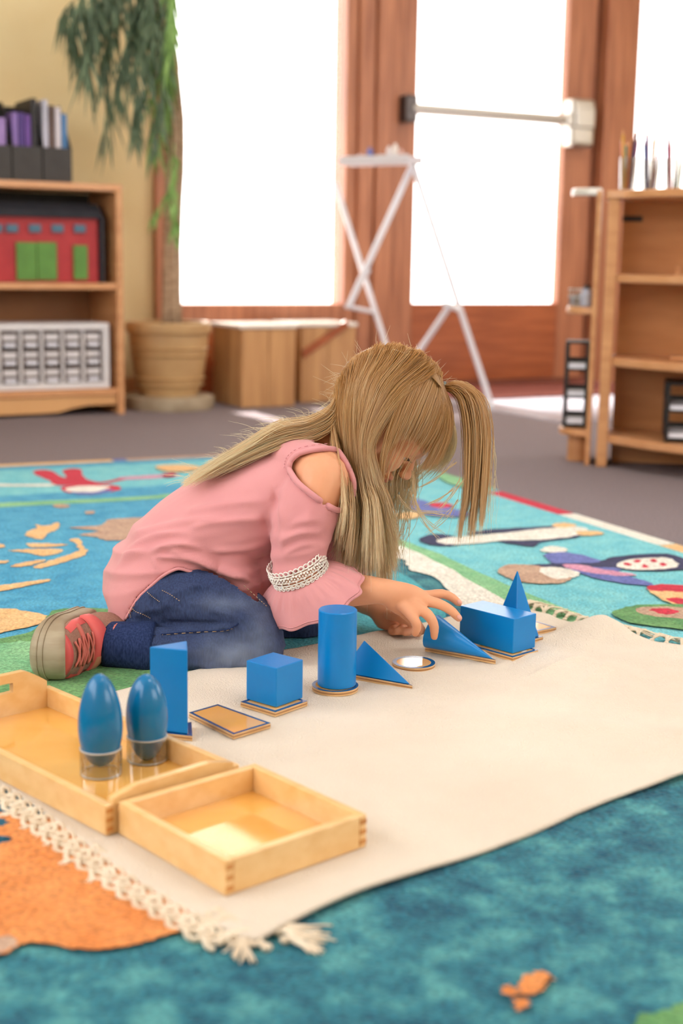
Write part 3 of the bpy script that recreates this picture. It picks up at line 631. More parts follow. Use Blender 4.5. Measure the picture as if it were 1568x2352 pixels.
# ================================================================ egg shapes in clear cups
def egg(c, H_, Rr, k, name, label):
    b = MB(); pr = []
    for i in range(33):
        a = -math.pi/2+math.pi*i/32; z = math.sin(a); r = math.cos(a)*(1-k*z)
        pr.append((max(r*Rr, .00005), H_/2*z))
    b.lathe((0, 0, 0), pr, 48); o = b.build(name, MT['eggblue'], smooth=True); o.location = c; return tag(o, label, 'block')
TZ = CZ+.0078
for (x, yb, xt, Rr, k, nm, lb, lc) in ((232, 1776, 232, .0232, .12, 'wooden_ovoid', 'blue egg shape in the left and nearer clear cup on the tray', 'clear ring cup holding the left and nearer blue egg shape'),
                                     (338, 1744, 336, .0226, .0, 'wooden_ellipsoid', 'blue ellipsoid in the right clear cup, beside the tall prism', 'clear ring cup holding the right blue ellipsoid beside the tray side')):
    c = G(x, yb, TZ); zt = P(xt, 1548 if x < 300 else 1541, c.y).z; zb_ = P(xt, 1760 if x < 300 else 1752, c.y).z
    egg((c.x, c.y, (zt+zb_)/2+(.0 if x < 300 else .0)), zt-max(zb_, TZ+.003), Rr, k, nm, lb)
    b = MB(); ro_, ri = .0222, .0204; zr = P(x, 1718 if x < 300 else 1690, c.y).z-TZ
    b.lathe((0, 0, 0), [(ri, .0), (ro_, 0), (ro_, zr-.001), (ro_-.0004, zr), (ri+.0004, zr), (ri, zr-.001), (ri, 0)], 56, False)
    o = b.build('clear_cup', MT['acrylic'], smooth='auto'); o.location = (c.x, c.y, TZ+.0003); tag(o, lc, 'cup')
    b = MB(); b.tube([(.0213*math.cos(a), .0213*math.sin(a), zr) for a in np.linspace(0, 2*math.pi, 49)], .0011, 6, False); r_ = b.build('rim', MT['rim'], smooth=True); r_.parent = o
    b = MB(); b.tube([(.0213*math.cos(a), .0213*math.sin(a), .0012) for a in np.linspace(0, 2*math.pi, 49)], .0010, 6, False); r_ = b.build('foot_ring', MT['rim'], smooth=True); r_.parent = o
#@@PART3
# ================================================================ left bookshelf
SO = G(287, 951); Lf = -WD; Dp = -WN      # origin at its right front foot, Lf to the left, Dp to the wall
SD = .30; SWd = .95
SH = P(275, 424, SO.y).z
def sp(a, d, z): return SO+Lf*a+Dp*d+Vector((0, 0, z))
def sbox(b, a0, a1, d0, d1, z0, z1): return b.box(sp((a0+a1)/2, (d0+d1)/2, (z0+z1)/2), (abs(a1-a0), abs(d1-d0), z1-z0), WROT)
sh = thing('low_bookshelf', 'low beech bookshelf with two open bays against the yellow wall', 'bookshelf', sp(SWd/2, SD/2, 0))
th = .024
zm = P(200, 650, SO.y-.04).z; zl_ = P(200, 893, SO.y-.04).z
for a in (0, SWd-th): b = MB(); sbox(b, a, a+th, 0, SD, 0, SH-th-.0005); b.build('side_panel', MT['lam'], sh, bevel=.002)
b = MB(); sbox(b, 0, SWd, 0, SD, SH-th, SH); b.build('top_board', MT['lamedge'], sh, bevel=.003)
for z in (zm, zl_): b = MB(); sbox(b, th+.0005, SWd-th-.0005, .004, SD-.01, z-.022, z); b.build('shelf', MT['lamedge'], sh, bevel=.002)
b = MB(); sbox(b, th, SWd-th, SD-.009, SD-.001, .06, zm-.012); b.build('back_panel', mat('brown_back', (150, 100, 62), (164, 112, 70), .6, 6), sh)
b = MB(); sbox(b, th, SWd-th, SD-.009, SD-.001, zm-.011, SH-th-.001); b.build('back_panel', MT['darkgrey'], sh)['label'] = 'back panel darkened for shade in the bay'  # dark grey stands in for the shade inside the upper bay
b = MB(); pts = [(th+.001, .035), (th+.001, zl_-.024), (SWd-th, zl_-.024), (SWd-th, .012)]
kk = [(SWd/2+.0, .012), (.30, .012), (.24, .014), (.19, .026), (.13, .035)]
pp = pts[::-1][0:1]+kk+pts[0:1]; allp = [pts[3]]+kk+[pts[0], pts[1], pts[2]]
n = len(allp); vs = [sp(a, .012, z) for a, z in allp]+[sp(a, .028, z) for a, z in allp]
b.add(vs, [tuple(range(n)), tuple(range(n, 2*n))[::-1]]+[(i, n+i, n+(i+1) % n, (i+1) % n) for i in range(n)]); b.build('kick_board', mat('kick_lam', (206, 152, 100), (218, 166, 112), .4, 6), sh)
# magazine files on top
def magfile(a, w, lean, label, fills):
    t = thing('magazine_file', label, 'magazine file', sp(a+w/2, .14, SH)); hb = .265; hf = .115; d0, d1 = .03, .27
    for s_x in (a, a+w-.003):
        b = MB(); pts = [(d0, 0), (d1, 0), (d1, hb), (d0+.12, hb), (d0, hf)]
        n = 5; vs = [sp(s_x, d, SH+.0008+z) for d, z in pts]+[sp(s_x+.003, d, SH+.0008+z) for d, z in pts]
        b.add(vs, [tuple(range(n)), tuple(range(n, 2*n))[::-1]]+[(i, n+i, n+(i+1) % n, (i+1) % n) for i in range(n)]); b.build('side_wall', MT['black'], t)
    b = MB(); sbox(b, a, a+w, d0-.002, d0, SH+.0008, SH+hf); b.build('front_wall', MT['darkgrey'], t)
    b = MB(); sbox(b, a, a+w, d1, d1+.003, SH+.0008, SH+hb); b.build('back_wall', MT['black'], t)
    b = MB(); sbox(b, a+.003, a+w-.003, d0, d1, SH+.0008, SH+.004); b.build('base', MT['black'], t)
    n = len(fills); q = (w-.012)/n
    for i, (c_, h_, th_) in enumerate(fills):
        x = a+.006+q*i; b = MB(); b.box(sp(x+q/2, .15, SH+.006+h_/2), (q*.8, .20, h_), WROT); o = b.build('magazine', mat('cover_%d_%d' % (int(a*100), i), c_[0], c_[1], .5, 18), bevel=.001)
        tag(o, th_, 'magazine')
xr = (P(152, 400, SO.y)-SO).dot(Lf)
K = lambda r, g, bb: ((r, g, bb), (min(255, r+14), min(255, g+12), min(255, bb+14)))
magfile(xr, .10, 0, 'black magazine file at the right end of the bookshelf top', [(K(70, 120, 170), .225, 'blue-spined magazine at the right end of the rightmost file'), (K(214, 206, 214), .245, 'pale magazine in the rightmost black file'), (K(92, 70, 62), .25, 'brown magazine in the middle of the rightmost file'), (K(190, 188, 204), .268, 'tall white and lilac magazine in the rightmost file')])
magfile(xr+.105, .10, 0, 'black magazine file second from the right, holding purple covers', [(K(30, 28, 32), .27, 'black folder in the second magazine file'), (K(96, 58, 140), .215, 'deep purple booklet in the second magazine file'), (K(70, 44, 120), .22, 'dark violet booklet in the second magazine file'), (K(132, 104, 172), .22, 'light violet booklet in the second magazine file')])
magfile(xr+.21, .10, 0, 'black magazine file third from the right, by the photo edge', [(K(150, 120, 180), .2, 'lilac booklet in the third magazine file'), (K(60, 40, 70), .24, 'dark plum booklet in the third magazine file')])
# toy barn
ax1 = (P(215, 560, SO.y+.05)-SO).dot(Lf); bw = .62
hz = P(200, 502, SO.y+.03).z-zm
t = thing('toy_barn', 'red toy barn with green doors and blue windows in the upper bay', 'toy', sp(ax1+bw/2, .15, zm))
b = MB(); sbox(b, ax1, ax1+bw, .05, .26, zm+.001, zm+hz); b.build('barn_body', MT['barn'], t, bevel=.002)
b = MB(); n = 5; prof = [(.03, hz), (.27, hz), (.27, hz+.012), (.21, hz+.05), (.09, hz+.05)]
vs = [sp(ax1-.014, d, zm+z) for d, z in prof]+[sp(ax1+bw, d, zm+z) for d, z in prof]
b.add(vs, [tuple(range(n)), tuple(range(n, 2*n))[::-1]]+[(i, n+i, n+(i+1) % n, (i+1) % n) for i in range(n)]); b.build('roof', MT['darkroof'], t)
b = MB(); sbox(b, ax1-.014, ax1-.006, .03, .27, zm+.001, zm+hz); b.build('end_board', MT['darkroof'], t)
def bx_(px0, px1, py0, py1, m_, name):
    q0 = (P(px0, 560, SO.y+.02)-SO).dot(Lf); q1 = (P(px1, 560, SO.y+.02)-SO).dot(Lf)
    z0 = P(px0, py1, SO.y+.0).z; z1 = P(px0, py0, SO.y+.0).z
    b = MB(); sbox(b, q1, q0, .040, .0502, max(z0, zm+.002), z1); return b.build(name, m_, t, bevel=.001)
for x in (-60, -20, 39, 98, 157): bx_(x, x+30, 516, 534, MT['bluegrey'], 'barn_window')
for (x0, x1, y0) in ((4, 56, 556), (58, 109, 556), (154, 191, 563)):
    bx_(x0, x1, y0, 641, MT['green'], 'barn_door')
    
# drawer organiser: white frame with a grid of small bins
ao = (P(250, 800, SO.y)-SO).dot(Lf); ow = .56; z0 = zl_+.001; z1 = P(200, 741, SO.y+.0).z
t = thing('bin_organiser', 'white frame organiser with rows of small grey bins in the lower bay', 'organiser', sp(ao+ow/2, .1, zl_))
b = MB(); sbox(b, ao, ao+ow, .02, .20, z0, z0+.022); sbox(b, ao, ao+ow, .02, .20, z1-.024, z1); sbox(b, ao, ao+.02, .02, .20, z0+.022, z1-.024); sbox(b, ao+ow-.02, ao+ow, .02, .20, z0+.022, z1-.024); sbox(b, ao+.02, ao+ow-.02, .19, .20, z0+.022, z1-.024)
b.build('outer_frame', MT['whitepl'], t, bevel=.003)
nc = 7; hh = (z1-z0-.046)/3; ww = (ow-.04)/nc
for i in range(nc):
    b = MB(); sbox(b, ao+.02+ww*i-.004, ao+.02+ww*i+.004, .026, .19, z0+.022, z1-.024); b.build('divider', MT['whitepl'], t)
    for j in range(3):
        a0 = ao+.02+ww*i+.006; a1 = a0+ww-.012; y0 = z0+.024+hh*j
        b = MB(); sbox(b, a0, a1, .035, .18, y0, y0+hh*.88); o = b.build('bin', MT['greybin'], t, bevel=.002)
        b = MB(); sbox(b, a0+.008, a1-.008, .0315, .0348, y0+hh*random.uniform(.42, .5), y0+hh*.74); b.build('bin_label', MT['whitepl'], o)
        b = MB(); sbox(b, a0+.012, a1-.012, .024, .0348, y0+hh*.05, y0+hh*.26); b.build('bin_handle', MT['paper'], o)
# ================================================================ potted palm
pc = Vector((-.655, 5.20, 0)); sc = 1/605.
t = thing('potted_palm', 'tall weeping palm in a tan ribbed clay pot beside the bookshelf', 'potted plant', pc)
b = MB(); b.lathe(pc, [(.165, .0), (.17, .02), (.168, .045), (.155, .05)], 48); b.build('saucer', mat('grey_saucer', (150, 132, 108), (176, 160, 136), .5, 12), t, smooth='auto')
zr = P(395, 738, 5.2).z
b = MB(); pr = [(.108, .05), (.118, .08), (.125, .10), (.135, .16), (.142, .21), (.148, zr-.05), (.147, zr-.045), (.158, zr-.04), (.161, zr-.02), (.158, zr-.004), (.152, zr), (.142, zr-.004), (.138, zr-.03)]
b.lathe(pc, pr, 56); b.build('pot', MT['clay'], t, smooth='auto')
b = MB()
for z in (.09, .115, .2, .225): b.lathe(pc, [(.118+z*.125-.004, z-.005), (.123+z*.125, z), (.118+z*.125-.004, z+.005)], 48, False)
b.build('pot_band', MT['clay'], t, smooth='auto')
b = MB(); b.lathe(pc, [(.139, zr-.03), (.139, zr-.024), (.02, zr-.018)], 40); b.build('soil', MT['soil'], t)
for k, (dx, r) in enumerate(((-.012, .016), (.016, .019), (.035, .012))):
    pts = catmull([pc+Vector((dx, .01*k, zr-.03)), P(392+k*12-8, 560, 5.2), P(385+k*16, 300, 5.15), P(370+k*22-20, 60, 5.1), P(360+k*30-30, -160, 5.05)], 18)
    b = MB(); b.tube(pts, [r*(1+.12*(i % 2)) for i in range(18)], 10); b.build('trunk', MT['trunk'], t, smooth=True)
def leafstrip(b, p0, p1, w, bend=0.):
    """one arching, folded blade from p0 to its tip p1"""
    p0, p1 = Vector(p0), Vector(p1); n = 7; L = (p1-p0).length; d = p1-p0
    side = d.cross(Vector((.2*random.uniform(-1, 1), 1, .1))).normalized(); vs = []
    for i in range(n):
        f = i/(n-1); c = p0+d*f+Vector((0, 0, 1))*math.sin(f*math.pi)*bend; ww_ = w*(.35+1.3*f if f < .45 else (1-f)*1.75)
        vs += [c-side*ww_/2+Vector((0, -.004, 0)), c, c+side*ww_/2+Vector((0, -.004, 0))]
    fs = []
    for i in range(n-1):
        a = i*3; fs += [(a, a+1, a+4, a+3), (a+1, a+2, a+5, a+4)]
    b.add(vs, fs)
fronds = [((330, -120), (180, 30), (165, 120), .10), ((340, -110), (215, 60), (205, 200), .10), ((350, -90), (250, 90), (250, 330), .10), ((360, -90), (290, 110), (270, 250), .1), ((365, -60), (320, 120), (318, 290), .1),
          ((372, -40), (350, 150), (345, 360), .09), ((380, -60), (380, 120), (360, 330), .09), ((340, -130), (200, -20), (170, 60), .1), ((350, -140), (270, 0), (240, 150), .1), ((360, -100), (310, 30), (290, 180), .1),
          ((375, -80), (390, 60), (370, 200), .1), ((380, -20), (385, 200), (355, 350), .08), ((385, -100), (400, 20), (390, 150), .08), ((350, -120), (240, -10), (215, 100), .1), ((365, -110), (330, 10), (320, 120), .1),
          ((400, 330), (395, 420), (350, 520), .04), ((395, 380), (402, 470), (400, 560), .04), ((330, -130), (160, 10), (150, 60), .08), ((370, -120), (350, 0), (350, 130), .1), ((345, -120), (225, 20), (190, 170), .09), ((372, 0), (335, 200), (310, 330), .07)]
for fi, (q0, q1, q2, w) in enumerate(fronds):
    Y0 = 5.05+random.uniform(-.2, .1)
    Y0 = min(Y0, 5.2)
    A = catmull([P(q0[0], q0[1], 5.05), P(q1[0], q1[1], Y0), P(q2[0], q2[1]-20, Y0)], 14)
    fr = MB(); fr.tube(A, .0022, 5); fr.mi = 0
    for i in range(2, 14):
        for k in range(3):
            p = Vector(A[i]); ln = w*random.uniform(1.0, 1.9); ang = random.uniform(-.38, .38); tip = p+Vector((math.sin(ang)*ln, random.uniform(-.3, .3)*ln, -math.cos(ang)*ln))
            q = (tip-W0).dot(WN)
            if q < .02: tip += WN*(.02-q)
            if i > 12 and k > 1: continue
            leafstrip(fr, p, tip, random.uniform(.008, .014), .01)
    fr.build('frond', MT['leafl'] if fi in (11, 12, 15, 16, 10, 5) else MT['leaf'], t, smooth=True, recalc=False)
# ================================================================ wooden crates
def crate(p, w, d, h, name, label, board=False):
    t = thing(name, label, 'crate', p+WD*w/2-WN*d/2)
    def cb(a0, a1, d0, d1, z0, z1, nm, m_): b = MB(); b.box(p+WD*(a0+a1)/2-WN*(d0+d1)/2+Vector((0, 0, (z0+z1)/2)), (abs(a1-a0), abs(d1-d0), z1-z0), WROT); return b.build(nm, m_, t, bevel=.002)
    n = 2
    for i in range(n): cb(w/n*i+.0008, w/n*(i+1)-.0008, 0, .014, .002, h-.016, 'front_board', MT['crate'])
    for i in range(n): cb(0+.0, w, d-.014, d, h/n*i+.002, h/n*(i+1)-.016, 'back_board', MT['crate'])
    for x in (0, w-.014):
        for i in range(2): cb(x, x+.014, .0145+(d-.03)/2*i, .0145+(d-.03)/2*(i+1)-.0015, .002, h-.016, 'side_board', MT['crate'])
    cb(-.012, w+.006, -.008, d+.004, h-.015, h, 'top_board', MT['littop'])
    if board:
        b = MB(); b.box(p+WD*w*.42-WN*(-.006)+Vector((0, 0, h*.80)), (w*.95, .010, .03), M=Matrix.Rotation(WROT, 3, 'Z')@Matrix.Rotation(-.55, 3, 'Y')); b.build('diagonal_brace', MT['woodd'], t, bevel=.002)
p1 = G(555, 938); w1 = (P(676, 800, 5.32)-p1).dot(WD); h1 = P(560, 746, p1.y).z
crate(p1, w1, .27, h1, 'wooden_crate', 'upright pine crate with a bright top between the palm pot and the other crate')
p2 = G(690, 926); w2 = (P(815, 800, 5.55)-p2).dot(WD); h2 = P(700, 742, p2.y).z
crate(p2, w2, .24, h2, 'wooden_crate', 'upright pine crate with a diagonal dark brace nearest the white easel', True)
b = MB(); q = G(478, 905)
b.box(q+Vector((.03, 0, .05)), (.16, .12, .1), WROT); o = b.build('low_plank_box', mat('dark_plank', (112, 74, 58), (136, 92, 70), .6, 9), bevel=.004); tag(o, 'low brown plank box on the carpet in the gap between pot and crate', 'box')
# ================================================================ white folding easel
ez = 5.45
t = thing('folding_easel', 'white metal folding easel with a cluttered tray in front of the glass door', 'easel', G(1000, 930)*1.0)
def bar(p, q, w=.02, nm='leg', dpt=.014):
    p, q = Vector(p), Vector(q); d = (q-p); L = d.length; zax = d.normalized(); xax = Vector((1, .3, 0)); xax = (xax-zax*xax.dot(zax)).normalized(); yax = zax.cross(xax)
    M = Matrix((xax, yax, zax)).transposed(); b = MB(); b.box((p+q)/2, (w, dpt, L), M=M); return b.build(nm, MT['white_metal'], t, bevel=.003)
apx = P(948, 378, 5.3); f1 = G(1128, 932, .004); l1e = P(800, 706, 5.28)
bar(apx, Vector((f1.x, f1.y, .004)), .022); bar(apx+Vector((0, .03, 0)), l1e, .022)
tl = P(770, 420, 5.62); e2 = P(888, 800, 5.50); d_ = (e2-tl).normalized(); e3 = e2+d_*((e2.z-.004)/-d_.z); bar(tl, e3, .02)
s1 = P(1036, 697, 5.22); s2 = P(958, 812, 5.28); d_ = (s2-s1).normalized(); s3 = s2+d_*((s2.z-.004)/-d_.z); bar(s1, s3, .02)
bar(P(796, 704, 5.29), P(852, 716, 5.45), .022, 'cross_brace'); bar(P(1018, 697, 5.24), P(1056, 712, 5.2), .024, 'cross_brace')
bar(P(845, 622, 5.3), P(833, 640, 5.5), .02, 'pivot')
b = MB(); c = (P(795, 375, 5.42)+P(955, 378, 5.25))/2; e = P(955, 378, 5.25)-P(795, 375, 5.42); rz = math.atan2(e.y, e.x)
b.box(c, (e.length, .10, .008), rz)
for s in (-.05, .05): b.box(c+Vector((-math.sin(rz)*s, math.cos(rz)*s, .014)), (e.length, .005, .028), rz)
b.build('tray', MT['white_metal'], t, bevel=.002)
e.normalize()
for i, (px, h_, cc) in enumerate(((812, .03, (206, 190, 196)), (842, .055, (84, 96, 168)), (872, .03, (214, 208, 214)), (900, .06, (228, 220, 222)), (918, .07, (236, 230, 226)), (936, .05, (212, 170, 160)))):
    q = c+e*((px-875)/93*.135); b = MB(); b.lathe((0, 0, 0), [(.010, 0), (.0115, .003), (.0115, h_*.8), (.006, h_*.86), (.006, h_)], 16)
    o = b.build('paint_bottle', mat('paint_%d' % i, cc, None, .4), smooth='auto'); o.location = q+Vector((0, 0, .0045))
    tag(o, ['stubby grey-pink', 'blue', 'low white', 'white', 'tall white', 'salmon'][i]+' paint bottle standing '+['at the left end of the easel tray', 'left of centre on the easel tray', 'in the middle of the easel tray', 'right of centre on the easel tray', 'second from the right on the easel tray', 'at the right end of the easel tray'][i], 'bottle')
# ================================================================ curved shelf unit at the right
BF = G(1389, 1073); BX = Vector((.983, -.184, 0)).normalized(); BD = Vector((-BX.y, BX.x, 0)); BR = math.atan2(BX.y, BX.x)
BH = P(1410, 437, BF.y).z
def bp(a, d, z=0.): return BF+BX*a+BD*d+Vector((0, 0, z))
t = thing('curved_shelf_unit', 'beech shelf unit with bowed shelves standing at the right edge', 'shelf unit', bp(.3, .1))
PT = .03; BDp = .19
b = MB(); b.box(bp(-PT/2+.004, BDp/2, (BH-.02)/2), (PT, BDp, BH-.02), BR); b.build('end_panel', MT['lam'], t, bevel=.004)
b = MB(); b.box(bp(.45, BDp-.008, (BH-.022)/2), (.87, .016, BH-.0225), BR); b.build('back_panel', mat('beech_back', (190, 128, 78), (204, 142, 90), .42, 6, stretch=(1, 1, 5)), t)
def bowed(z, thk=.022, bot=False, top=False):
    pts = []
    a0 = .005 if not top else -PT-.002
    front = [(a0, .0), (.03, -.03), (.07, -.075), (.13, -.13), (.22, -.19), (.34, -.23), (.5, -.25), (.88, -.25)]
    F = catmull([(x, y, 0) for x, y in front], 30)
    pts = [(bp(x, y).x, bp(x, y).y) for x, y, _ in F]+[(bp(.88, BDp-.017 if not top else BDp).x, bp(.88, BDp-.017 if not top else BDp).y), (bp(a0, BDp-.017 if not top else BDp).x, bp(a0, BDp-.017 if not top else BDp).y)]
    b = MB(); b.prism(pts, z-thk, z); return b
for (px, py) in ((1405, 1000), (1405, 822), (1405, 630)):
    z = P(px, py, BF.y).z; bowed(z).build('shelf', MT['lamedge'], t, bevel=.004)
bowed(BH, .022, top=True).build('top_board', MT['lamedge'], t, bevel=.004)
zB = P(1405, 1000, BF.y).z-.022
b = MB(); b.box(bp(.45, .12, zB/2), (.86, .014, zB-.002), BR); b.build('plinth', MT['lam'], t)
b = MB(); q0, q1 = P(1428, 492, BF.y+.14), P(1478, 512, BF.y+.14)
lp = bp((q0-BF).dot(BX)+.03, BDp-.0175, (q0.z+q1.z)/2); b.box(lp, (.055, .004, .016), BR); b.build('hole_cover', MT['darkgrey'], t, bevel=.001)
# rounded end shelves on its left side
t2 = thing('rounded_end_shelf', 'quarter-round end shelves with pale lit boards, left of the beech unit', 'shelf unit', bp(-.05, .25))
bc = bp(-PT-.0145, .125); REr = .092
def qround(z, r=REr, thk=.02, m_=MT['lamedge']):
    pts = [(bc.x+r*(-BX.x*math.sin(a)-BD.x*math.cos(a)), bc.y+r*(-BX.y*math.sin(a)-BD.y*math.cos(a))) for a in np.linspace(-.0, math.pi, 25)]
    b = MB(); b.prism(pts, z-thk, z); return b.build('rounded_shelf', m_, t2, bevel=.004)
for (py, r) in ((980, REr), (704, .085), (434, .085)):
    z = P(1350, py, bc.y).z; qround(z, r, m_=MT['lamedge'] if py != 434 else MT['littop'])  # top board painted pale as if lit, the others plain beech
b = MB(); b.lathe((bc.x-.035*BX.x, bc.y-.035*BX.y, 0), [(.03, 0), (.03, P(1350, 980, bc.y).z-.021)], 24); b.build('pedestal', MT['lam'], t2, smooth='auto')
b = MB(); b.box(bc+Vector((0, 0, BH/2))+BX*-.0065, (.013, .20, BH-.0), BR); b.build('back_post', MT['lam'], t2)
# black paper trays on the rounded shelf and in the beech unit
def papertray(c, rz, w, d, gap, n, label, lab2):
    t = thing('letter_tray_stack', label, 'letter trays', c)
    R = Matrix.Rotation(rz, 3, 'Z')
    for i in range(n):
        z = gap*i; b = MB()
        b.box(Vector(c)+Vector((0, 0, z+.006)), (w, d, .006), rz)
        for s in (-1, 1):
            b.box(Vector(c)+R@Vector((s*(w/2-.003), 0, z+.02)), (.006, d, .03), rz)
            for y in (-1, 1): b.box(Vector(c)+R@Vector((s*(w/2-.004), y*(d/2-.008), z+gap/2)), (.010, .022, gap), rz)
        b.box(Vector(c)+R@Vector((0, d/2-.003, z+.02)), (w, .006, .03), rz); b.build('tray_tier', MT['black'], t, bevel=.0015)
        if i < n-0:
            b = MB(); b.box(Vector(c)+R@Vector((0, -.006, z+.016)), (w-.016, d-.02, .012), rz); o = b.build('paper_stack', MT['paper']); tag(o, lab2+', '+(['lowest tier', 'middle tier', 'top tier'] if n == 3 else ['lower tier', 'upper tier'])[i], 'paper')
    b = MB(); b.box(Vector(c)+Vector((0, 0, gap*n+.004)), (w, d, .007), rz); b.build('top_cover', MT['black'], t)
z = P(1350, 980, bc.y).z
g_ = (P(1340, 782, bc.y).z-z)/4
papertray(bc-BX*.047+Vector((0, 0, z+.0035)), BR, .066, .11, g_*1.27, 3, 'tall black letter tray stack on the rounded end shelf', 'white paper in the left letter trays')
z = P(1405, 1000, BF.y).z
papertray(bp(.262, -.03, z+.0035), BR, .22, .17, .075, 2, 'low black letter tray stack inside the beech unit', 'paper sheets in the right letter trays')
# small things on the rounded middle shelf
z = P(1350, 704, bc.y).z
for i, (dx, dy, h_, r, cc, lb) in enumerate(((-.03, -.06, .05, .016, (180, 182, 200), 'small pale glass pot at the front of the rounded middle shelf'), (-.05, -.02, .035, .016, (140, 130, 124), 'low grey pot in the middle of the rounded shelf'), (-.03, .02, .06, .014, (70, 62, 60), 'dark bottle at the back of the rounded middle shelf'), (-.066, .02, .03, .010, (200, 204, 216), 'tiny white pot at the left rim of the rounded shelf'))):
    b = MB(); b.lathe((0, 0, 0), [(r*.8, 0), (r, .004), (r, h_*.75), (r*.7, h_*.85), (r*.75, h_)], 20); o = b.build('small_pot', mat('pot_%d' % i, cc, None, .2, metal=.3), smooth='auto')
    o.location = bc+BX*dx+BD*dy+Vector((0, 0, z+.0005)); tag(o, lb, 'pot')
b = MB(); b.box((0, 0, .003), (.16, .03, .004), BR-.25); o = b.build('flat_ruler', MT['paper'], bevel=.001)
q = P(1345, 650, bc.y-.03)
tray_ = thing('wire_basket', 'shallow dark wire basket above the rounded middle shelf', 'basket', bc-BX*.06+Vector((0, 0, z)))
bpy.data.objects.remove(o)
b = MB(); zt = .065
for k in range(3):
    b.tube([bc-BX*.042+Vector((.038*math.cos(a), .038*math.sin(a), z+.004+.022*k)) for a in np.linspace(0, 2*math.pi, 28)], .0016, 5)
for a in np.linspace(0, 2*math.pi, 17)[:-1]: b.tube([bc-BX*.042+Vector((.038*math.cos(a), .038*math.sin(a), z+.003)), bc-BX*.042+Vector((.038*math.cos(a), .038*math.sin(a), z+.05))], .0012, 5)
b.build('wire_frame', MT['metal'], tray_, smooth=True)
# wooden peg and flat board on the shelves
b = MB(); b.lathe((0, 0, 0), [(.009, 0), (.009, .004), (.005, .008), (.004, .016), (.008, .021), (.004, .026)], 16); o = b.build('wooden_peg', MT['lamedge'], smooth='auto'); z = P(1405, 630, BF.y).z; o.location = bp(.168, .03, z+.0006); tag(o, 'tiny wooden peg on the upper bowed shelf', 'peg')
b = MB(); b.box((0, 0, .005), (.12, .10, .009), BR); o = b.build('wooden_board', MT['lamedge'], bevel=.002); z = P(1405, 822, BF.y).z; o.location = bp(.22, .02, z+.0006); tag(o, 'flat pale wooden board on the middle bowed shelf', 'board')
# cups of pencils on top
cupc = [(1440, .0, 'clear'), (1492, .06, 'mid'), (1545, .0, 'right')]
PC = [(190, 60, 60), (60, 90, 170), (206, 150, 40), (120, 70, 50), (230, 225, 220), (200, 120, 70), (70, 130, 110), (130, 100, 150), (40, 60, 110), (224, 120, 90)]
pm = [mat('pencil_%d' % i, c, None, .35) for i, c in enumerate(PC)]
cm = MT['acrylic']
for ci, (px, dy, nm) in enumerate(cupc):
    q = P(px, 430, BF.y+.03+dy); base = Vector((q.x, q.y, BH+.0005)); hc = .088; r = .024
    b = MB(); b.lathe((0, 0, 0), [(.0005, .0), (r*.86, 0), (r, hc), (r-.0018, hc), (r*.86-.0015, .003), (.0005, .003)], 32, False); o = b.build('pencil_cup', cm, smooth='auto'); o.location = base
    tag(o, 'clear cup of pencils '+['leftmost on the beech unit top', 'in the middle of the beech unit top', 'at the photo edge on the beech unit top'][ci], 'cup')
    for k in range(7):
        a = k*2*math.pi/7+ci; b = MB(); st = base+Vector((.010*math.cos(a), .010*math.sin(a), .005)); tl_ = Vector((.0175*math.cos(a), .0175*math.sin(a), hc)); dr = (base+tl_-st).normalized(); Lp = random.uniform(.125, .165)
        b.mi = 0; b.tube([st, st+dr*Lp*.9], .0036, 6); b.mi = 1; b.tube([st+dr*Lp*.9, st+dr*Lp], [.0036, .0006], 6)
        o = b.build('pencil', [pm[(k*3+ci*2) % 10], MT['lamedge']]); tag(o, ['red', 'blue', 'ochre', 'dark brown', 'white', 'tan', 'teal', 'violet', 'navy', 'orange'][(k*3+ci*2) % 10]+' pencil standing in the '+['leftmost', 'middle', 'photo-edge'][ci]+' cup', 'pencil', 'pencils in the %s cup' % ['leftmost', 'middle', 'photo-edge'][ci])
#@@PART4
# ================================================================ the child
CHILD_Y = 1.97
girl = thing('person', 'small blonde child in pink top and jeans, kneeling bent over the blue blocks', 'person', (P(450, 1540, CHILD_Y).x, CHILD_Y, 0))
OFF = Vector(girl['_o'])
def ring_loft(mb, st, n=24, seg=20, ref=(0, 1, 0), cap=True):
    """stations (px,py,Y,ra,rb): centre, half size in the side plane, half size across"""
    pts = [list(P(s[0], s[1], s[2]))+[s[3], s[4]] for s in st]; A = catmull(pts, n); rings = []
    C = [Vector(a[:3]) for a in A]; R = Vector(ref)
    def mk(c, t, ra, rb):
        e2 = (R-t*R.dot(t)).normalized(); e1 = t.cross(e2)
        return [c+e1*ra*math.cos(2*math.pi*j/seg)+e2*rb*math.sin(2*math.pi*j/seg) for j in range(seg)]
    T = [(C[min(i+1, n-1)]-C[max(i-1, 0)]).normalized() for i in range(n)]
    if cap:
        for f in (1.35, 1.1, .75, .38):
            r0 = min(A[0][3], A[0][4]); rings.append(mk(C[0]-T[0]*r0*math.sin(f), T[0], max(A[0][3]*math.cos(f), 1e-4), max(A[0][4]*math.cos(f), 1e-4)))
    for i in range(n): rings.append(mk(C[i], T[i], A[i][3], A[i][4]))
    if cap:
        for f in (.38, .75, 1.1, 1.35):
            r0 = min(A[-1][3], A[-1][4]); rings.append(mk(C[-1]+T[-1]*r0*math.sin(f), T[-1], max(A[-1][3]*math.cos(f), 1e-4), max(A[-1][4]*math.cos(f), 1e-4)))
    return mb.loft(rings, cap)
def limb(mb, st, n=None, seg=16): return ring_loft(mb, [(s[0], s[1], s[2], s[3], s[4] if len(s) > 4 else s[3]) for s in st], n or len(st)*6, seg)
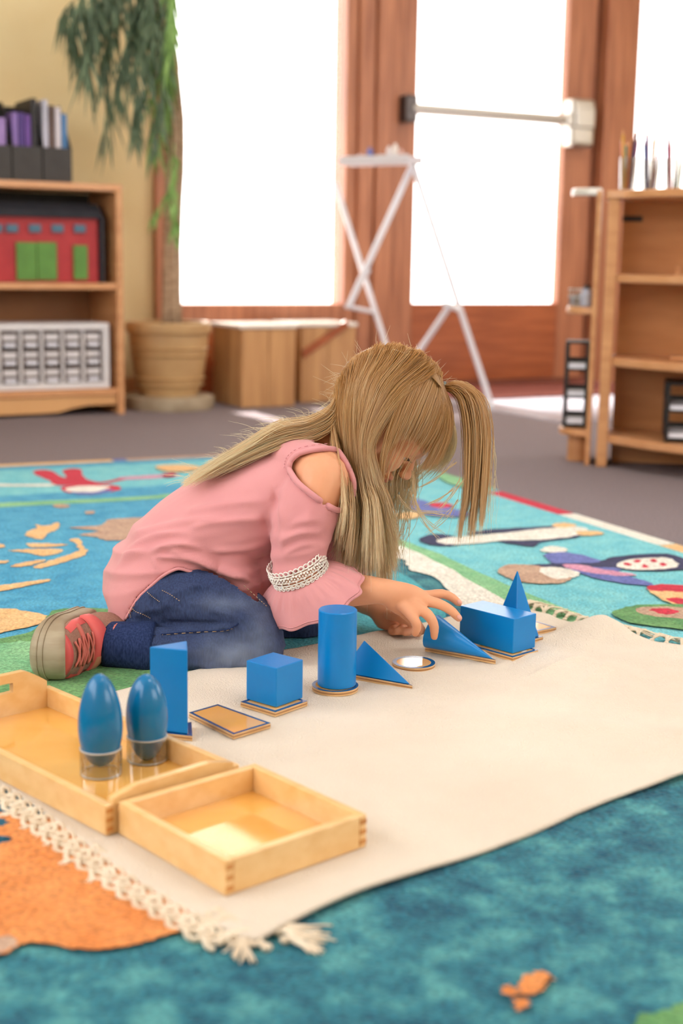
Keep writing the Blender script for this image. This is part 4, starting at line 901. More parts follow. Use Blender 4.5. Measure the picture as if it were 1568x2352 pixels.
def remesh(mb, voxel, smooth=4, fac=.5):
    me = bpy.data.meshes.new('tmp'); me.from_pydata(mb.v, [], mb.f)
    import bmesh
    bm = bmesh.new(); bm.from_mesh(me); bmesh.ops.recalc_face_normals(bm, faces=bm.faces); bm.to_mesh(me); bm.free()
    o = bpy.data.objects.new('tmp', me); COL.objects.link(o)
    r = o.modifiers.new('r', 'REMESH'); r.mode = 'VOXEL'; r.voxel_size = voxel; r.use_smooth_shade = True
    if smooth: s = o.modifiers.new('s', 'SMOOTH'); s.iterations = smooth; s.factor = fac
    dg = bpy.context.evaluated_depsgraph_get(); ev = o.evaluated_get(dg); out = bpy.data.meshes.new_from_object(ev)
    bpy.data.objects.remove(o); return out
def mesh_arrays(me):
    n = len(me.vertices); V = np.empty(n*3); me.vertices.foreach_get('co', V); N = np.empty(n*3); me.vertices.foreach_get('normal', N)
    return V.reshape(-1, 3), N.reshape(-1, 3)
def set_co(me, V): me.vertices.foreach_set('co', V.ravel()); me.update()
def keep_verts(me, mask):
    import bmesh
    bm = bmesh.new(); bm.from_mesh(me); bm.verts.ensure_lookup_table()
    bmesh.ops.delete(bm, geom=[bm.verts[i] for i in np.where(~mask)[0]], context='VERTS'); bm.to_mesh(me); bm.free()
def part(me, name, mats, parent=None, smooth=True):
    V, _ = mesh_arrays(me); set_co(me, V-np.array(OFF)); me.name = name
    me.materials.clear()
    for q in (mats if isinstance(mats, list) else [mats]): me.materials.append(q)
    if smooth: me.polygons.foreach_set('use_smooth', [True]*len(me.polygons))
    o = bpy.data.objects.new(name, me); COL.objects.link(o); o.parent = parent or girl; return o
def inpoly(px, poly):
    x, y = px[:, 0], px[:, 1]; c = np.zeros(len(x), bool); n = len(poly)
    for i in range(n):
        x1, y1 = poly[i]; x2, y2 = poly[(i+1) % n]
        cond = ((y1 > y) != (y2 > y)); c ^= cond & (x < (x2-x1)*(y-y1)/((y2-y1) if y2 != y1 else 1e-9)+x1)
    return c
def nz(V, s, o=0): return np.array([noise.noise(Vector((a*s[0]+o, b_*s[1]+o, c*s[2]-o))) for a, b_, c in V])
# ---- head frame
HC = P(897, 926, 1.96); PI_ = math.radians(46.5); HS = .93
HM = Matrix(((math.cos(PI_), 0, math.sin(PI_)), (0, 1, 0), (-math.sin(PI_), 0, math.cos(PI_))))
YW = Matrix.Rotation(math.radians(4), 3, 'Z'); HM = HM@YW
def hl(x, y, z): return HC+HM@(Vector((x, y, z))*HS)
SKR = (.087*HS, .070*HS, .082*HS)
# ---- skin body: one continuous surface
B = MB()
def hb(x, y, z, r): B.ball(hl(x, y, z), tuple(q*HS for q in (r if isinstance(r, tuple) else (r, r, r))), 24, HM)
hb(0, 0, 0, (.085, .068, .080)); hb(.050, 0, -.012, (.044, .056, .052)); hb(.034, 0, -.062, (.042, .046, .046)); hb(.058, 0, -.098, (.020, .021, .016)); hb(.04, 0, -.085, (.034, .034, .024))
for s in (-1, 1):
    hb(.050, s*.030, -.056, (.027, .022, .026)); hb(.010, s*.050, -.062, (.022, .012, .030)); hb(.066, s*.022, -.016, (.016, .024, .010))
    hb(.094, s*.0085, -.061, (.008, .006, .0065)); hb(-.002, s*.062, -.034, (.011, .006, .016))
def hcap(p, q, r1, r2, n=6):
    for i in range(n+1):
        f = i/n; hb(p[0]+(q[0]-p[0])*f, p[1]+(q[1]-p[1])*f, p[2]+(q[2]-p[2])*f, r1+(r2-r1)*f)
hcap((.080, 0, -.026), (.0985, 0, -.057), .0075, .0095)
hb(.081, 0, -.078, (.010, .016, .0065)); hb(.079, 0, -.0855, (.009, .014, .006))
limb(B, [(735, 1040, 1.97, .044), (775, 995, 1.97, .036), (838, 968, 1.96, .042)])
ring_loft(B, [(340, 1400, 1.97, .04, .075), (345, 1330, 1.97, .06, .085), (440, 1250, 1.97, .06, .09), (550, 1180, 1.97, .065, .09), (640, 1120, 1.97, .06, .095), (715, 1075, 1.97, .045, .095), (745, 1045, 1.97, .03, .06)], 40, 24)
# right arm, hand
limb(B, [(690, 1075, 1.93, .036), (728, 1086, 1.893, .038), (737, 1105, 1.880, .0385), (714, 1170, 1.868, .035), (696, 1230, 1.862, .031), (690, 1300, 1.857, .028), (697, 1362, 1.855, .028)])
ring_loft(B, [(697, 1362, 1.855, .027, .027), (760, 1358, 1.865, .0255, .025), (830, 1355, 1.859, .0215, .022), (868, 1357, 1.854, .0185, .018), (888, 1360, 1.853, .0185, .0155), (912, 1370, 1.860, .0225, .0135), (938, 1381, 1.866, .0245, .0125), (962, 1390, 1.873, .0225, .0115)], 40, 20)
def finger(st, seg=12): limb(B, st, len(st)*5, seg)
finger([(920, 1390, 1.853, .0075), (938, 1406, 1.846, .0080), (952, 1424, 1.838, .0072), (957, 1440, 1.838, .0066), (953, 1454, 1.841, .0056)])
finger([(940, 1382, 1.860, .0085), (962, 1397, 1.852, .0085), (984, 1414, 1.848, .0077), (996, 1436, 1.850, .0070), (997, 1462, 1.854, .0056)])
finger([(950, 1375, 1.870, .0085), (978, 1380, 1.866, .0085), (1010, 1388, 1.866, .0075), (1036, 1403, 1.866, .0069), (1053, 1420, 1.866, .0057)])
finger([(945, 1366, 1.883, .0085), (980, 1368, 1.886, .0080), (1014, 1364, 1.890, .0070), (1037, 1372, 1.892, .0064), (1053, 1385, 1.894, .0054)])
finger([(915, 1392, 1.883, .010), (938, 1415, 1.893, .0085), (956, 1432, 1.893, .0075), (968, 1448, 1.886, .0066)])
# left arm, hand curled on the mat
limb(B, [(760, 1090, 2.04, .036), (775, 1190, 2.055, .033), (775, 1310, 2.06, .028), (800, 1355, 2.055, .024), (845, 1385, 2.045, .019)])
ring_loft(B, [(845, 1385, 2.045, .018, .018), (866, 1398, 2.035, .017, .016), (885, 1413, 2.025, .022, .014), (905, 1428, 2.015, .024, .014), (922, 1432, 2.01, .021, .012)], 24, 18)
finger([(915, 1446, 2.005, .008), (908, 1447, 1.992, .0078), (900, 1447, 1.985, .0072), (903, 1453, 1.98, .0062)])
finger([(925, 1444, 2.0, .008), (928, 1448, 1.988, .0078), (920, 1447, 1.975, .0074), (912, 1450, 1.972, .0064)])
finger([(935, 1436, 2.0, .008), (942, 1444, 1.985, .0075), (938, 1450, 1.972, .0072), (930, 1452, 1.968, .0062)])
finger([(935, 1424, 2.0, .0085), (955, 1434, 1.99, .0075), (965, 1446, 1.98, .0068), (960, 1455, 1.972, .006)])
finger([(895, 1410, 2.0, .0095), (915, 1416, 1.98, .0085), (935, 1424, 1.968, .0075), (948, 1432, 1.965, .0065)])
# legs under the jeans, kept continuous with the trunk
limb(B, [(350, 1370, 1.93, .060), (430, 1395, 1.89, .050), (520, 1445, 1.87, .040), (560, 1475, 1.86, .036)])
limb(B, [(560, 1478, 1.86, .034), (430, 1490, 1.85, .034), (330, 1488, 1.845, .026), (240, 1482, 1.84, .020)])
limb(B, [(370, 1370, 2.01, .060), (500, 1380, 2.03, .050), (620, 1425, 2.03, .042), (680, 1440, 2.03, .036)])
body = remesh(B, .0024, 4, .5)
V, N = mesh_arrays(body); px = projA(V)
# eye sockets and mouth line, pressed in (head frame)
inv = np.array(HM.inverted()); L_ = (V-np.array(HC))@inv.T/HS
D = np.zeros(len(V))
for s in (-1, 1):
    e = np.exp(-(((L_[:, 1]-s*.030)/.011)**2+((L_[:, 2]+.034)/.0085)**2))*(L_[:, 0] > .04); D -= e*.0055
    e = np.exp(-(((L_[:, 1]-s*.0075)/.0028)**2+((L_[:, 2]+.066)/.003)**2+((L_[:, 0]-.096)/.006)**2)); D -= e*.004
e = np.exp(-((L_[:, 2]+.0825)/.0016)**2-(L_[:, 1]/.016)**2)*(L_[:, 0] > .06); D -= e*.0022
V = V+N*D[:, None]; V[:, 2] = np.maximum(V[:, 2], RZ+.0012+(V[:, 0] > .02)*.006); set_co(body, V)
# lips and blush by material slot
body_o = part(body, 'body', [MT['skin'], MT['lip'], mat('rosy_skin', (224, 128, 104), (230, 140, 116), .45, 20, sss=.12)])
Vc = np.array([list(p.center) for p in body.polygons])+np.array(OFF); Lc = (Vc-np.array(HC))@inv.T/HS
lipm = (Lc[:, 0] > .080) & (np.abs(Lc[:, 1]) < .015) & (Lc[:, 2] < -.0735) & (Lc[:, 2] > -.092) & (Lc[:, 0] > .083-.3*np.abs(Lc[:, 1]))
pc2 = projA(Vc)
mi = np.zeros(len(Vc), int); mi[lipm] = 1
body.polygons.foreach_set('material_index', mi)
def addp(mb, name, m_, parent=None, **k):
    mb.v = [Vector(v)-OFF for v in mb.v]
    o = mb.build(name, m_, None, **k); o.parent = parent or girl; return o
# eyes, lashes, brows
for s in (-1, 1):
    b = MB(); b.ball(hl(.0655, s*.0295, -.034), .0116*HS, 24); ey = addp(b, 'eye', MT['eyew'], smooth=True)
    d = (HM@Vector((.9, s*.30, -.35))).normalized(); c = hl(.0655, s*.0295, -.034)
    b = MB(); b.ball(c+d*.0068*HS, .0064*HS, 16); addp(b, 'iris', MT['iris'], ey, smooth=True)
    lidR = .0124*HS; b = MB(); LM = HM@Matrix.Rotation(math.radians(38), 3, 'Y'); rings = []
    for i in range(9):
        a = math.radians(90-i*90/8); rings.append([c+LM@Vector((max(.0002, lidR*math.cos(a))*math.cos(t2_), max(.0002, lidR*math.cos(a))*math.sin(t2_), lidR*math.sin(a))) for t2_ in np.linspace(0, 2*math.pi, 25)[:-1]])
    b.loft(rings, False); addp(b, 'eyelid', MT['skin'], smooth=True)
    b = MB()
    arc = [hl(.0655+.0125*math.cos(a)*math.cos(.3), s*(.0295+.0125*math.sin(a)), -.034-.0035+.0012*abs(a)) for a in np.linspace(-.9, 1.0, 12)]
    b.tube(arc, .0022, 6)
    for q in arc[2::1]:
        b.tube([q, q+(HM@Vector((.0035, s*.0015, -.0005))), q+(HM@Vector((.0065, s*.003, .0012)))], [.0006, .0004, .0002], 4)
    addp(b, 'eyelashes', MT['lash'], smooth=True)
    b = MB(); b.tube([hl(.078-.6*(y-.016)**2*30-.2*(y-.016), s*y, -.014+.1*(y-.016)) for y in np.linspace(.014, .042, 8)], [.0012, .002, .0022, .0022, .002, .0018, .0014, .0008], 6); addp(b, 'eyebrow', mat('brow', (176, 128, 86), None, .8), smooth=True)
# fingernails on the two raised fingers
for (x, y, Y_, a) in ((1055, 1418, 1.859, .8), (1055, 1383, 1.888, .7)):
    b = MB(); b.ball(P(x, y, Y_), (.0042, .0016, .0032), 10, Matrix.Rotation(a, 3, 'Y')); addp(b, 'fingernail', mat('nail', (236, 176, 160), None, .3), smooth=True)
# ---- shirt
hemx = np.array([200, 285, 292, 320, 345, 370, 410, 440, 480, 520, 560, 590, 640, 700]); hemy = np.array([1470, 1436, 1422, 1372, 1345, 1326, 1311, 1313, 1321, 1340, 1366, 1389, 1400, 1400])
B = MB()
ring_loft(B, [(322, 1440, 1.97, .045, .10), (330, 1390, 1.97, .050, .114), (348, 1322, 1.97, .066, .120), (440, 1238, 1.97, .071, .116), (548, 1180, 1.97, .075, .112), (640, 1120, 1.97, .069, .110), (705, 1078, 1.97, .052, .106), (738, 1046, 1.97, .036, .078), (752, 1022, 1.97, .038, .048)], 60, 40)
ring_loft(B, [(520, 1235, 1.95, .05, .085), (560, 1305, 1.95, .035, .08), (580, 1355, 1.95, .022, .075), (590, 1400, 1.95, .016, .07)], 20, 24)
ring_loft(B, [(585, 1200, 1.97, .045, .07), (598, 1260, 1.97, .042, .068), (602, 1310, 1.965, .033, .062), (600, 1365, 1.96, .022, .06)], 20, 24)
ring_loft(B, [(690, 1060, 1.93, .035, .05), (726, 1088, 1.897, .044, .046), (733, 1110, 1.884, .0435, .045), (707, 1165, 1.868, .046, .043), (690, 1230, 1.862, .041, .039), (685, 1300, 1.857, .0345, .034), (684, 1345, 1.857, .033, .033)], 34, 28)
ring_loft(B, [(700, 1060, 2.0, .035, .05), (740, 1090, 2.04, .042, .044), (750, 1170, 2.055, .043, .042), (765, 1240, 2.06, .038, .038), (775, 1290, 2.06, .036, .035)], 24, 24)
sh_ = remesh(B, .0034, 5, .5)
V, N = mesh_arrays(sh_); px = projA(V)
torso = (px[:, 0] < 625) | (V[:, 1] > 1.905)
def ridg(a): return 1-2*np.abs(a)
u1 = (px[:, 0]-250)/420
# folds sweeping from the waist up to the front, long across and short along the back line
ang = .22; Xr = V[:, 0]*math.cos(ang)+V[:, 2]*math.sin(ang); Zr = -V[:, 0]*math.sin(ang)+V[:, 2]*math.cos(ang)
W2 = np.stack([Xr*4.2, V[:, 1]*5, Zr*34], 1); n1 = nz(W2, (1, 1, 1), 3.1)
W3 = np.stack([Xr*9, V[:, 1]*9, Zr*60], 1); n2 = nz(W3, (1, 1, 1), 9.4)
low = np.clip((px[:, 1]-1120)/160, 0, 1)*np.clip((1395-px[:, 1])/60, .25, 1)
D = (ridg(n1)-.6)*.0052*low+n2*.0022*low
# pulled creases from the side seam at (345,1265) to the belly
def crease(x0, y0, x1, y1, w, a, bowp=0.):
    d = np.array([x1-x0, y1-y0], float); L2 = np.hypot(*d); d /= L2; t = (px-[x0, y0])@d; q = (px-[x0, y0])@np.array([-d[1], d[0]])-bowp*np.sin(np.clip(t/L2, 0, 1)*math.pi)
    wt = np.clip(t/25, 0, 1)*np.clip((L2-t)/40, 0, 1); return a*np.exp(-(q/w)**2)*wt
near = (V[:, 1] < 1.97)
for cr in ((345, 1268, 470, 1262, 7, .006, -14), (350, 1280, 560, 1330, 6, .006, -16), (340, 1262, 262, 1310, 8, .005, 10), (380, 1262, 600, 1350, 7, .0055, -10), (300, 1235, 520, 1190, 9, .004, -10), (290, 1260, 430, 1222, 6, .0035, -8), (480, 1265, 625, 1240, 7, .004, 8), (430, 1215, 620, 1190, 8, .0035, -6), (420, 1180, 620, 1150, 10, .003, -6), (345, 1275, 372, 1322, 5, .004, 0), (600, 1180, 620, 1225, 6, -.004, 0)):
    D = D+crease(*cr)*near*torso
slv = (~torso) & (px[:, 1] > 1120)
for cr in ((640, 1250, 745, 1225, 8, .004, -14), (650, 1275, 745, 1252, 7, .004, -12), (655, 1215, 755, 1200, 8, .003, -12), (640, 1150, 655, 1290, 12, .003, 0), (720, 1160, 700, 1240, 12, .0025, 8), (628, 1120, 640, 1230, 7, -.004, 0)):
    D = D+crease(*cr)*near*slv
D = np.clip(D*1.25, -.008, .011); V = V+N*D[:, None]; set_co(sh_, V); px = projA(V)
OP = [(663, 1078), (668, 1058), (690, 1040), (735, 1031), (770, 1033), (786, 1050), (800, 1075), (812, 1110), (806, 1150), (781, 1172), (752, 1161), (715, 1135), (683, 1108)]
OPs = [tuple(q) for q in catmull([(a, b_, 0) for a, b_ in OP+[OP[0]]], 90)[:, :2]]
hole = inpoly(px, OPs) & (V[:, 1] < 1.945)
hy = np.interp(px[:, 0], hemx, hemy)+4*np.sin(px[:, 0]/17)
belowhem = (px[:, 1] > hy) & (px[:, 0] < 640)
neck = (V-np.array(P(752, 1018, 1.97)))@np.array(P(800, 960, 1.97)-P(745, 1040, 1.97)) > 0
bottomcap = (px[:, 1] > 1336-.40*(px[:, 0]-634)) & (px[:, 0] > 626) & (V[:, 1] < 1.893) | (px[:, 1] > 1312) & (px[:, 0] > 700)
cut = hole | belowhem | (neck & (px[:, 0] > 700) & (px[:, 1] < 1100) & (np.abs(V[:, 1]-1.97) < .075)) | bottomcap
Vs = V.copy(); pxs = px.copy()
keep_verts(sh_, ~cut)
shirt = part(sh_, 'shirt', MT['shirt']); so2 = shirt.modifiers.new('s', 'SOLIDIFY'); so2.thickness = .0018; so2.offset = -1
def onsurf(x, y, lift=.0, nearside=True):
    d = np.hypot(pxs[:, 0]-x, pxs[:, 1]-y)+(0 if not nearside else 4e3*np.maximum(0, Vs[:, 1]-1.96))
    k = np.argsort(d)[:6]; Y = Vs[k, 1].min(); return P(x, y, Y-lift)
# bound edges: opening and hem
b = MB(); pts = []
for (x, y) in OPs[:-1]:
    x2, y2 = x, y; pts.append(onsurf(x2, y2, .0005))
pts = [pts[i]*.5+(pts[i-1]+pts[(i+1) % len(pts)])*.25 for i in range(len(pts))]; pts.append(pts[0])
b.tube(pts, .0042, 8, False); addp(b, 'opening_binding', MT['shirt'], shirt, smooth=True)
b = MB(); xs = np.linspace(288, 628, 70); pts = [onsurf(x, np.interp(x, hemx, hemy)+4*math.sin(x/17)-2, .0006) for x in xs]
pts = [pts[max(i-1, 0)]*.25+pts[i]*.5+pts[min(i+1, 69)]*.25 for i in range(70)]
b.tube(pts, .0022, 8); addp(b, 'hem_roll', MT['shirt'], shirt, smooth=True)
# stitch line round the opening
b = MB(); c0_ = np.array([735, 1100.])
for i in range(0, 88, 2):
    a = np.array(OPs[i]); c2_ = np.array(OPs[i+1]); a = c0_+(a-c0_)*1.16; c2_ = c0_+(c2_-c0_)*1.16
    if a[0] > 778: continue
    b.tube([onsurf(a[0], a[1], .0006), onsurf(c2_[0], c2_[1], .0006)], .0005, 4)
addp(b, 'stitching', MT['shirt'], shirt)
# neckline binding
b = MB(); nc = P(757, 1012, 1.97); nt = (P(800, 960, 1.97)-P(745, 1040, 1.97)).normalized(); e1 = nt.cross(Vector((0, 1, 0))).normalized()
b.tube([nc+e1*.038*math.cos(a)+Vector((0, 1, 0))*.054*math.sin(a)-nt*.014*abs(math.sin(a)) for a in np.linspace(0, 2*math.pi, 48)], .0036, 8, False); addp(b, 'neck_binding', MT['shirt'], shirt, smooth=True)
# ---- lace band and ruffle on a sleeve
def cuff(bc_, be1, be2, hc_, he1, he2, lace=True, waves=13, seed=0):
    NPH = 220
    def ringp(t, ph, out=0.):
        c = bc_.lerp(hc_, t); f = t**.8; a = be1.lerp(he1, f); q = be2.lerp(he2, f)
        wv = 1+t**.7*(.030*math.sin(waves*ph+seed)+.022*math.sin((waves-4)*ph+2+seed))+.022*math.sin(29*ph)*math.sin(min(1, t*1.6)*math.pi)
        p = c+a*math.cos(ph)*wv+q*math.sin(ph)*wv; dr = (p-c).normalized()
        return p+dr*(out+.004*math.sin(min(1, t*3)*math.pi/2)*.8)
    b = MB(); rings = [[ringp(t, 2*math.pi*j/NPH) for j in range(NPH)] for t in np.linspace(0, 1, 22)]
    b.loft(rings, False); rf = addp(b, 'ruffle_cuff', MT['shirt'], shirt, smooth=True); s = rf.modifiers.new('s', 'SOLIDIFY'); s.thickness = .0016
    b = MB(); b.tube([ringp(.90, 2*math.pi*j/NPH, .0008) for j in range(NPH+1)], .0007, 4, False); addp(b, 'cuff_seam', MT['shirt'], rf, smooth=True)
    if not lace: return
    ax_ = be1.cross(be2).normalized()
    if ax_.dot(hc_-bc_) > 0: ax_ = -ax_
    def bp_(h, ph, out=.003): c = bc_+ax_*h; dr = (be1*math.cos(ph)+be2*math.sin(ph)); return c+dr+dr.normalized()*out
    H = .026; b = MB()
    for h in (.001, .005, H*.36, H*.64, H-.006):
        b.tube([bp_(h, 2*math.pi*j/120, .003+.0006*math.sin(j*2.5)) for j in range(121)], .0010, 5, False)
    n = 34
    for i in range(n):
        ph = 2*math.pi*(i+.5)/n
        b.tube([bp_(H-.003+.0032*math.sin(a), ph+.085*math.cos(a), .003) for a in np.linspace(0, 2*math.pi, 11)], .0009, 5, False)
        b.tube([bp_(.0008+.0026*math.sin(a), ph+.075*math.cos(a), .0035) for a in np.linspace(0, 2*math.pi, 9)], .0008, 4, False)
    for i in range(22):
        ph = 2*math.pi*i/22
        for k in range(6):
            a = k*math.pi/3+.3; p = bp_(H*.5+.0040*math.sin(a), ph+.105*math.cos(a), .0038); b.ball(p, .0018, 6)
        b.ball(bp_(H*.5, ph, .0045), .0014, 6)
        for hh0, hh1 in ((.005, H*.36), (H*.64, H-.006)): b.tube([bp_(hh0, ph), bp_(hh1, ph)], .0009, 4)
    addp(b, 'lace_trim', MT['lace'], shirt, smooth=True)
bc_ = P(691, 1320, 1.857); be1 = (P(748, 1298, 1.857)-P(634, 1344, 1.857))/2; be2 = Vector((.003, -.034, -.006))
hc_ = P(709, 1373, 1.865); he1 = (P(826, 1318, 1.845)-P(594, 1414, 1.885))/2; he2 = Vector((.016, -.056, -.018))
cuff(bc_, be1, be2, hc_, he1, he2)
cuff(P(778, 1292, 2.06), (P(805, 1288, 2.06)-P(742, 1300, 2.06))/2, Vector((0, -.034, -.003)), P(785, 1325, 2.06), (P(832, 1318, 2.06)-P(720, 1345, 2.06))/2, Vector((0, -.05, -.008)), False, 11, 2)
# ---- jeans
B = MB()
ring_loft(B, [(318, 1430, 1.95, .035, .085), (335, 1385, 1.95, .060, .105), (375, 1345, 1.95, .06, .10), (420, 1330, 1.95, .05, .09)], 20, 28)
ring_loft(B, [(350, 1375, 1.895, .052, .052), (400, 1376, 1.885, .052, .054), (455, 1385, 1.875, .052, .052), (510, 1412, 1.865, .053, .048), (560, 1445, 1.855, .050, .045), (585, 1478, 1.85, .042, .041)], 40, 28)
ring_loft(B, [(592, 1492, 1.85, .0355, .040), (545, 1497, 1.842, .0375, .040), (460, 1496, 1.835, .038, .039), (380, 1494, 1.832, .034, .035), (310, 1486, 1.832, .031, .032), (262, 1483, 1.832, .0285, .030)], 40, 28)
ring_loft(B, [(380, 1360, 2.0, .05, .05), (500, 1380, 2.02, .05, .05), (610, 1418, 2.02, .044, .045), (672, 1436, 2.015, .036, .042), (700, 1440, 2.01, .032, .038)], 30, 24)
ring_loft(B, [(690, 1450, 2.05, .03, .03), (560, 1460, 2.10, .034, .034), (420, 1460, 2.12, .03, .03)], 20, 20)
je = remesh(B, .0034, 4, .5)
V, N = mesh_arrays(je); px = projA(V)
n1 = nz(V, (26, 22, 40), 2.); n2 = nz(V, (70, 60, 90), 5.)
D = (ridg(n1)-.55)*.0034+n2*.0014
near = V[:, 1] < 1.93
for cr in ((300, 1440, 540, 1434, 5, -.006, -6), (500, 1436, 560, 1440, 7, .004, 3), (480, 1400, 560, 1430, 6, .004, -4), (500, 1380, 590, 1432, 7, .003, -5), (350, 1395, 300, 1420, 5, .004, 0), (330, 1400, 345, 1425, 5, -.004, 0), (430, 1332, 520, 1345, 5, .0025, -5), (420, 1345, 540, 1372, 6, .0025, -8), (300, 1515, 345, 1540, 6, -.003, 0), (310, 1470, 345, 1500, 6, .003, 0), (330, 1458, 520, 1456, 3, .0016, 2), (350, 1375, 430, 1400, 6, .002, 3)):
    D = D+crease(*cr)*near
V = V+N*D[:, None]
V[:, 2] = np.maximum(V[:, 2], RZ+.002); set_co(je, V); px = projA(V)
hy = np.interp(px[:, 0], hemx, hemy)
cut = (px[:, 1] < hy-9) & (px[:, 0] < 590)
wear = np.exp(-(((px[:, 0]-545)/75)**2+((px[:, 1]-1512)/42)**2))*.55+.22*np.exp(-(((px[:, 0]-600)/30)**2+((px[:, 1]-1440)/60)**2))+.22*np.exp(-(((px[:, 0]-520)/60)**2+((px[:, 1]-1385)/20)**2))
wear = np.where(V[:, 1] < 1.93, wear, 0)+.06
at_ = je.attributes.new('wear', 'FLOAT', 'POINT'); at_.data.foreach_set('value', np.clip(wear*(1+.25*n2), 0, 1).astype(np.float32))
Vj, pxj = V.copy(), px.copy()
keep_verts(je, ~cut)
jeans = part(je, 'jeans', MT['denim'])
def onj(x, y, lift=0.):
    d = np.hypot(pxj[:, 0]-x, pxj[:, 1]-y)+4e3*np.maximum(0, Vj[:, 1]-1.93); k = np.argsort(d)[:5]; return P(x, y, Vj[k, 1].min()-lift)
# turned-up cuff: two bands round the ankle end of the leg
st = P(262, 1483, 1.832); ed = P(330, 1489, 1.832); t_ = (ed-st).normalized(); e2 = (Vector((0, 1, 0))-t_*t_.y).normalized(); e1 = t_.cross(e2)
b = MB(); rings = []
for f, r in ((-.010, .0270), (-.012, .0315), (-.006, .0325), (.030, .0350), (.034, .0352), (.036, .0368), (.052, .0378), (.055, .0350), (.052, .0320)):
    rings.append([st+t_*(f)+e1*(r*(1+.03*math.sin(3*a+f*40)))*math.cos(a)+e2*(r*.98)*math.sin(a)+Vector((0, 0, 0)) for a in np.linspace(0, 2*math.pi, 49)[:-1]])
rings = [[Vector((v.x, v.y, max(v.z, RZ+.001))) for v in r] for r in rings]
b.loft(rings, False); cf = addp(b, 'trouser_cuff', MT['denim'], jeans, smooth=True); s = cf.modifiers.new('s', 'SOLIDIFY'); s.thickness = .0016
for pl in ([(300, 1478), (340, 1462), (400, 1456), (460, 1452), (520, 1448), (545, 1434)], [(338, 1360), (352, 1372), (366, 1382)], [(372, 1356), (390, 1365), (412, 1380)], [(300, 1392), (310, 1404), (330, 1412), (345, 1420)], [(296, 1400), (300, 1418)], [(560, 1345), (590, 1372), (612, 1392)]):
    A = catmull([(a, c, 0) for a, c in pl], len(pl)*6); b = MB()
    for i in range(0, len(A)-1, 2): b.tube([onj(A[i][0], A[i][1], .0006), onj(A[i+1][0], A[i+1][1], .0006)], .0006, 4)
    addp(b, 'seam_stitching', MT['stitch'], jeans)
b = MB(); A = [onj(x, y, .0012) for x, y in catmull([(300, 1478, 0), (340, 1461, 0), (400, 1454, 0), (460, 1450, 0), (520, 1446, 0), (548, 1432, 0)], 40)[:, :2]]; b.tube(A, .0009, 6); addp(b, 'side_seam', MT['denim'], jeans, smooth=True)
b = MB(); A = [P(x, y, 1.794-.0*x) for x, y in ((283, 1452), (281, 1470), (281, 1490), (284, 1512))]
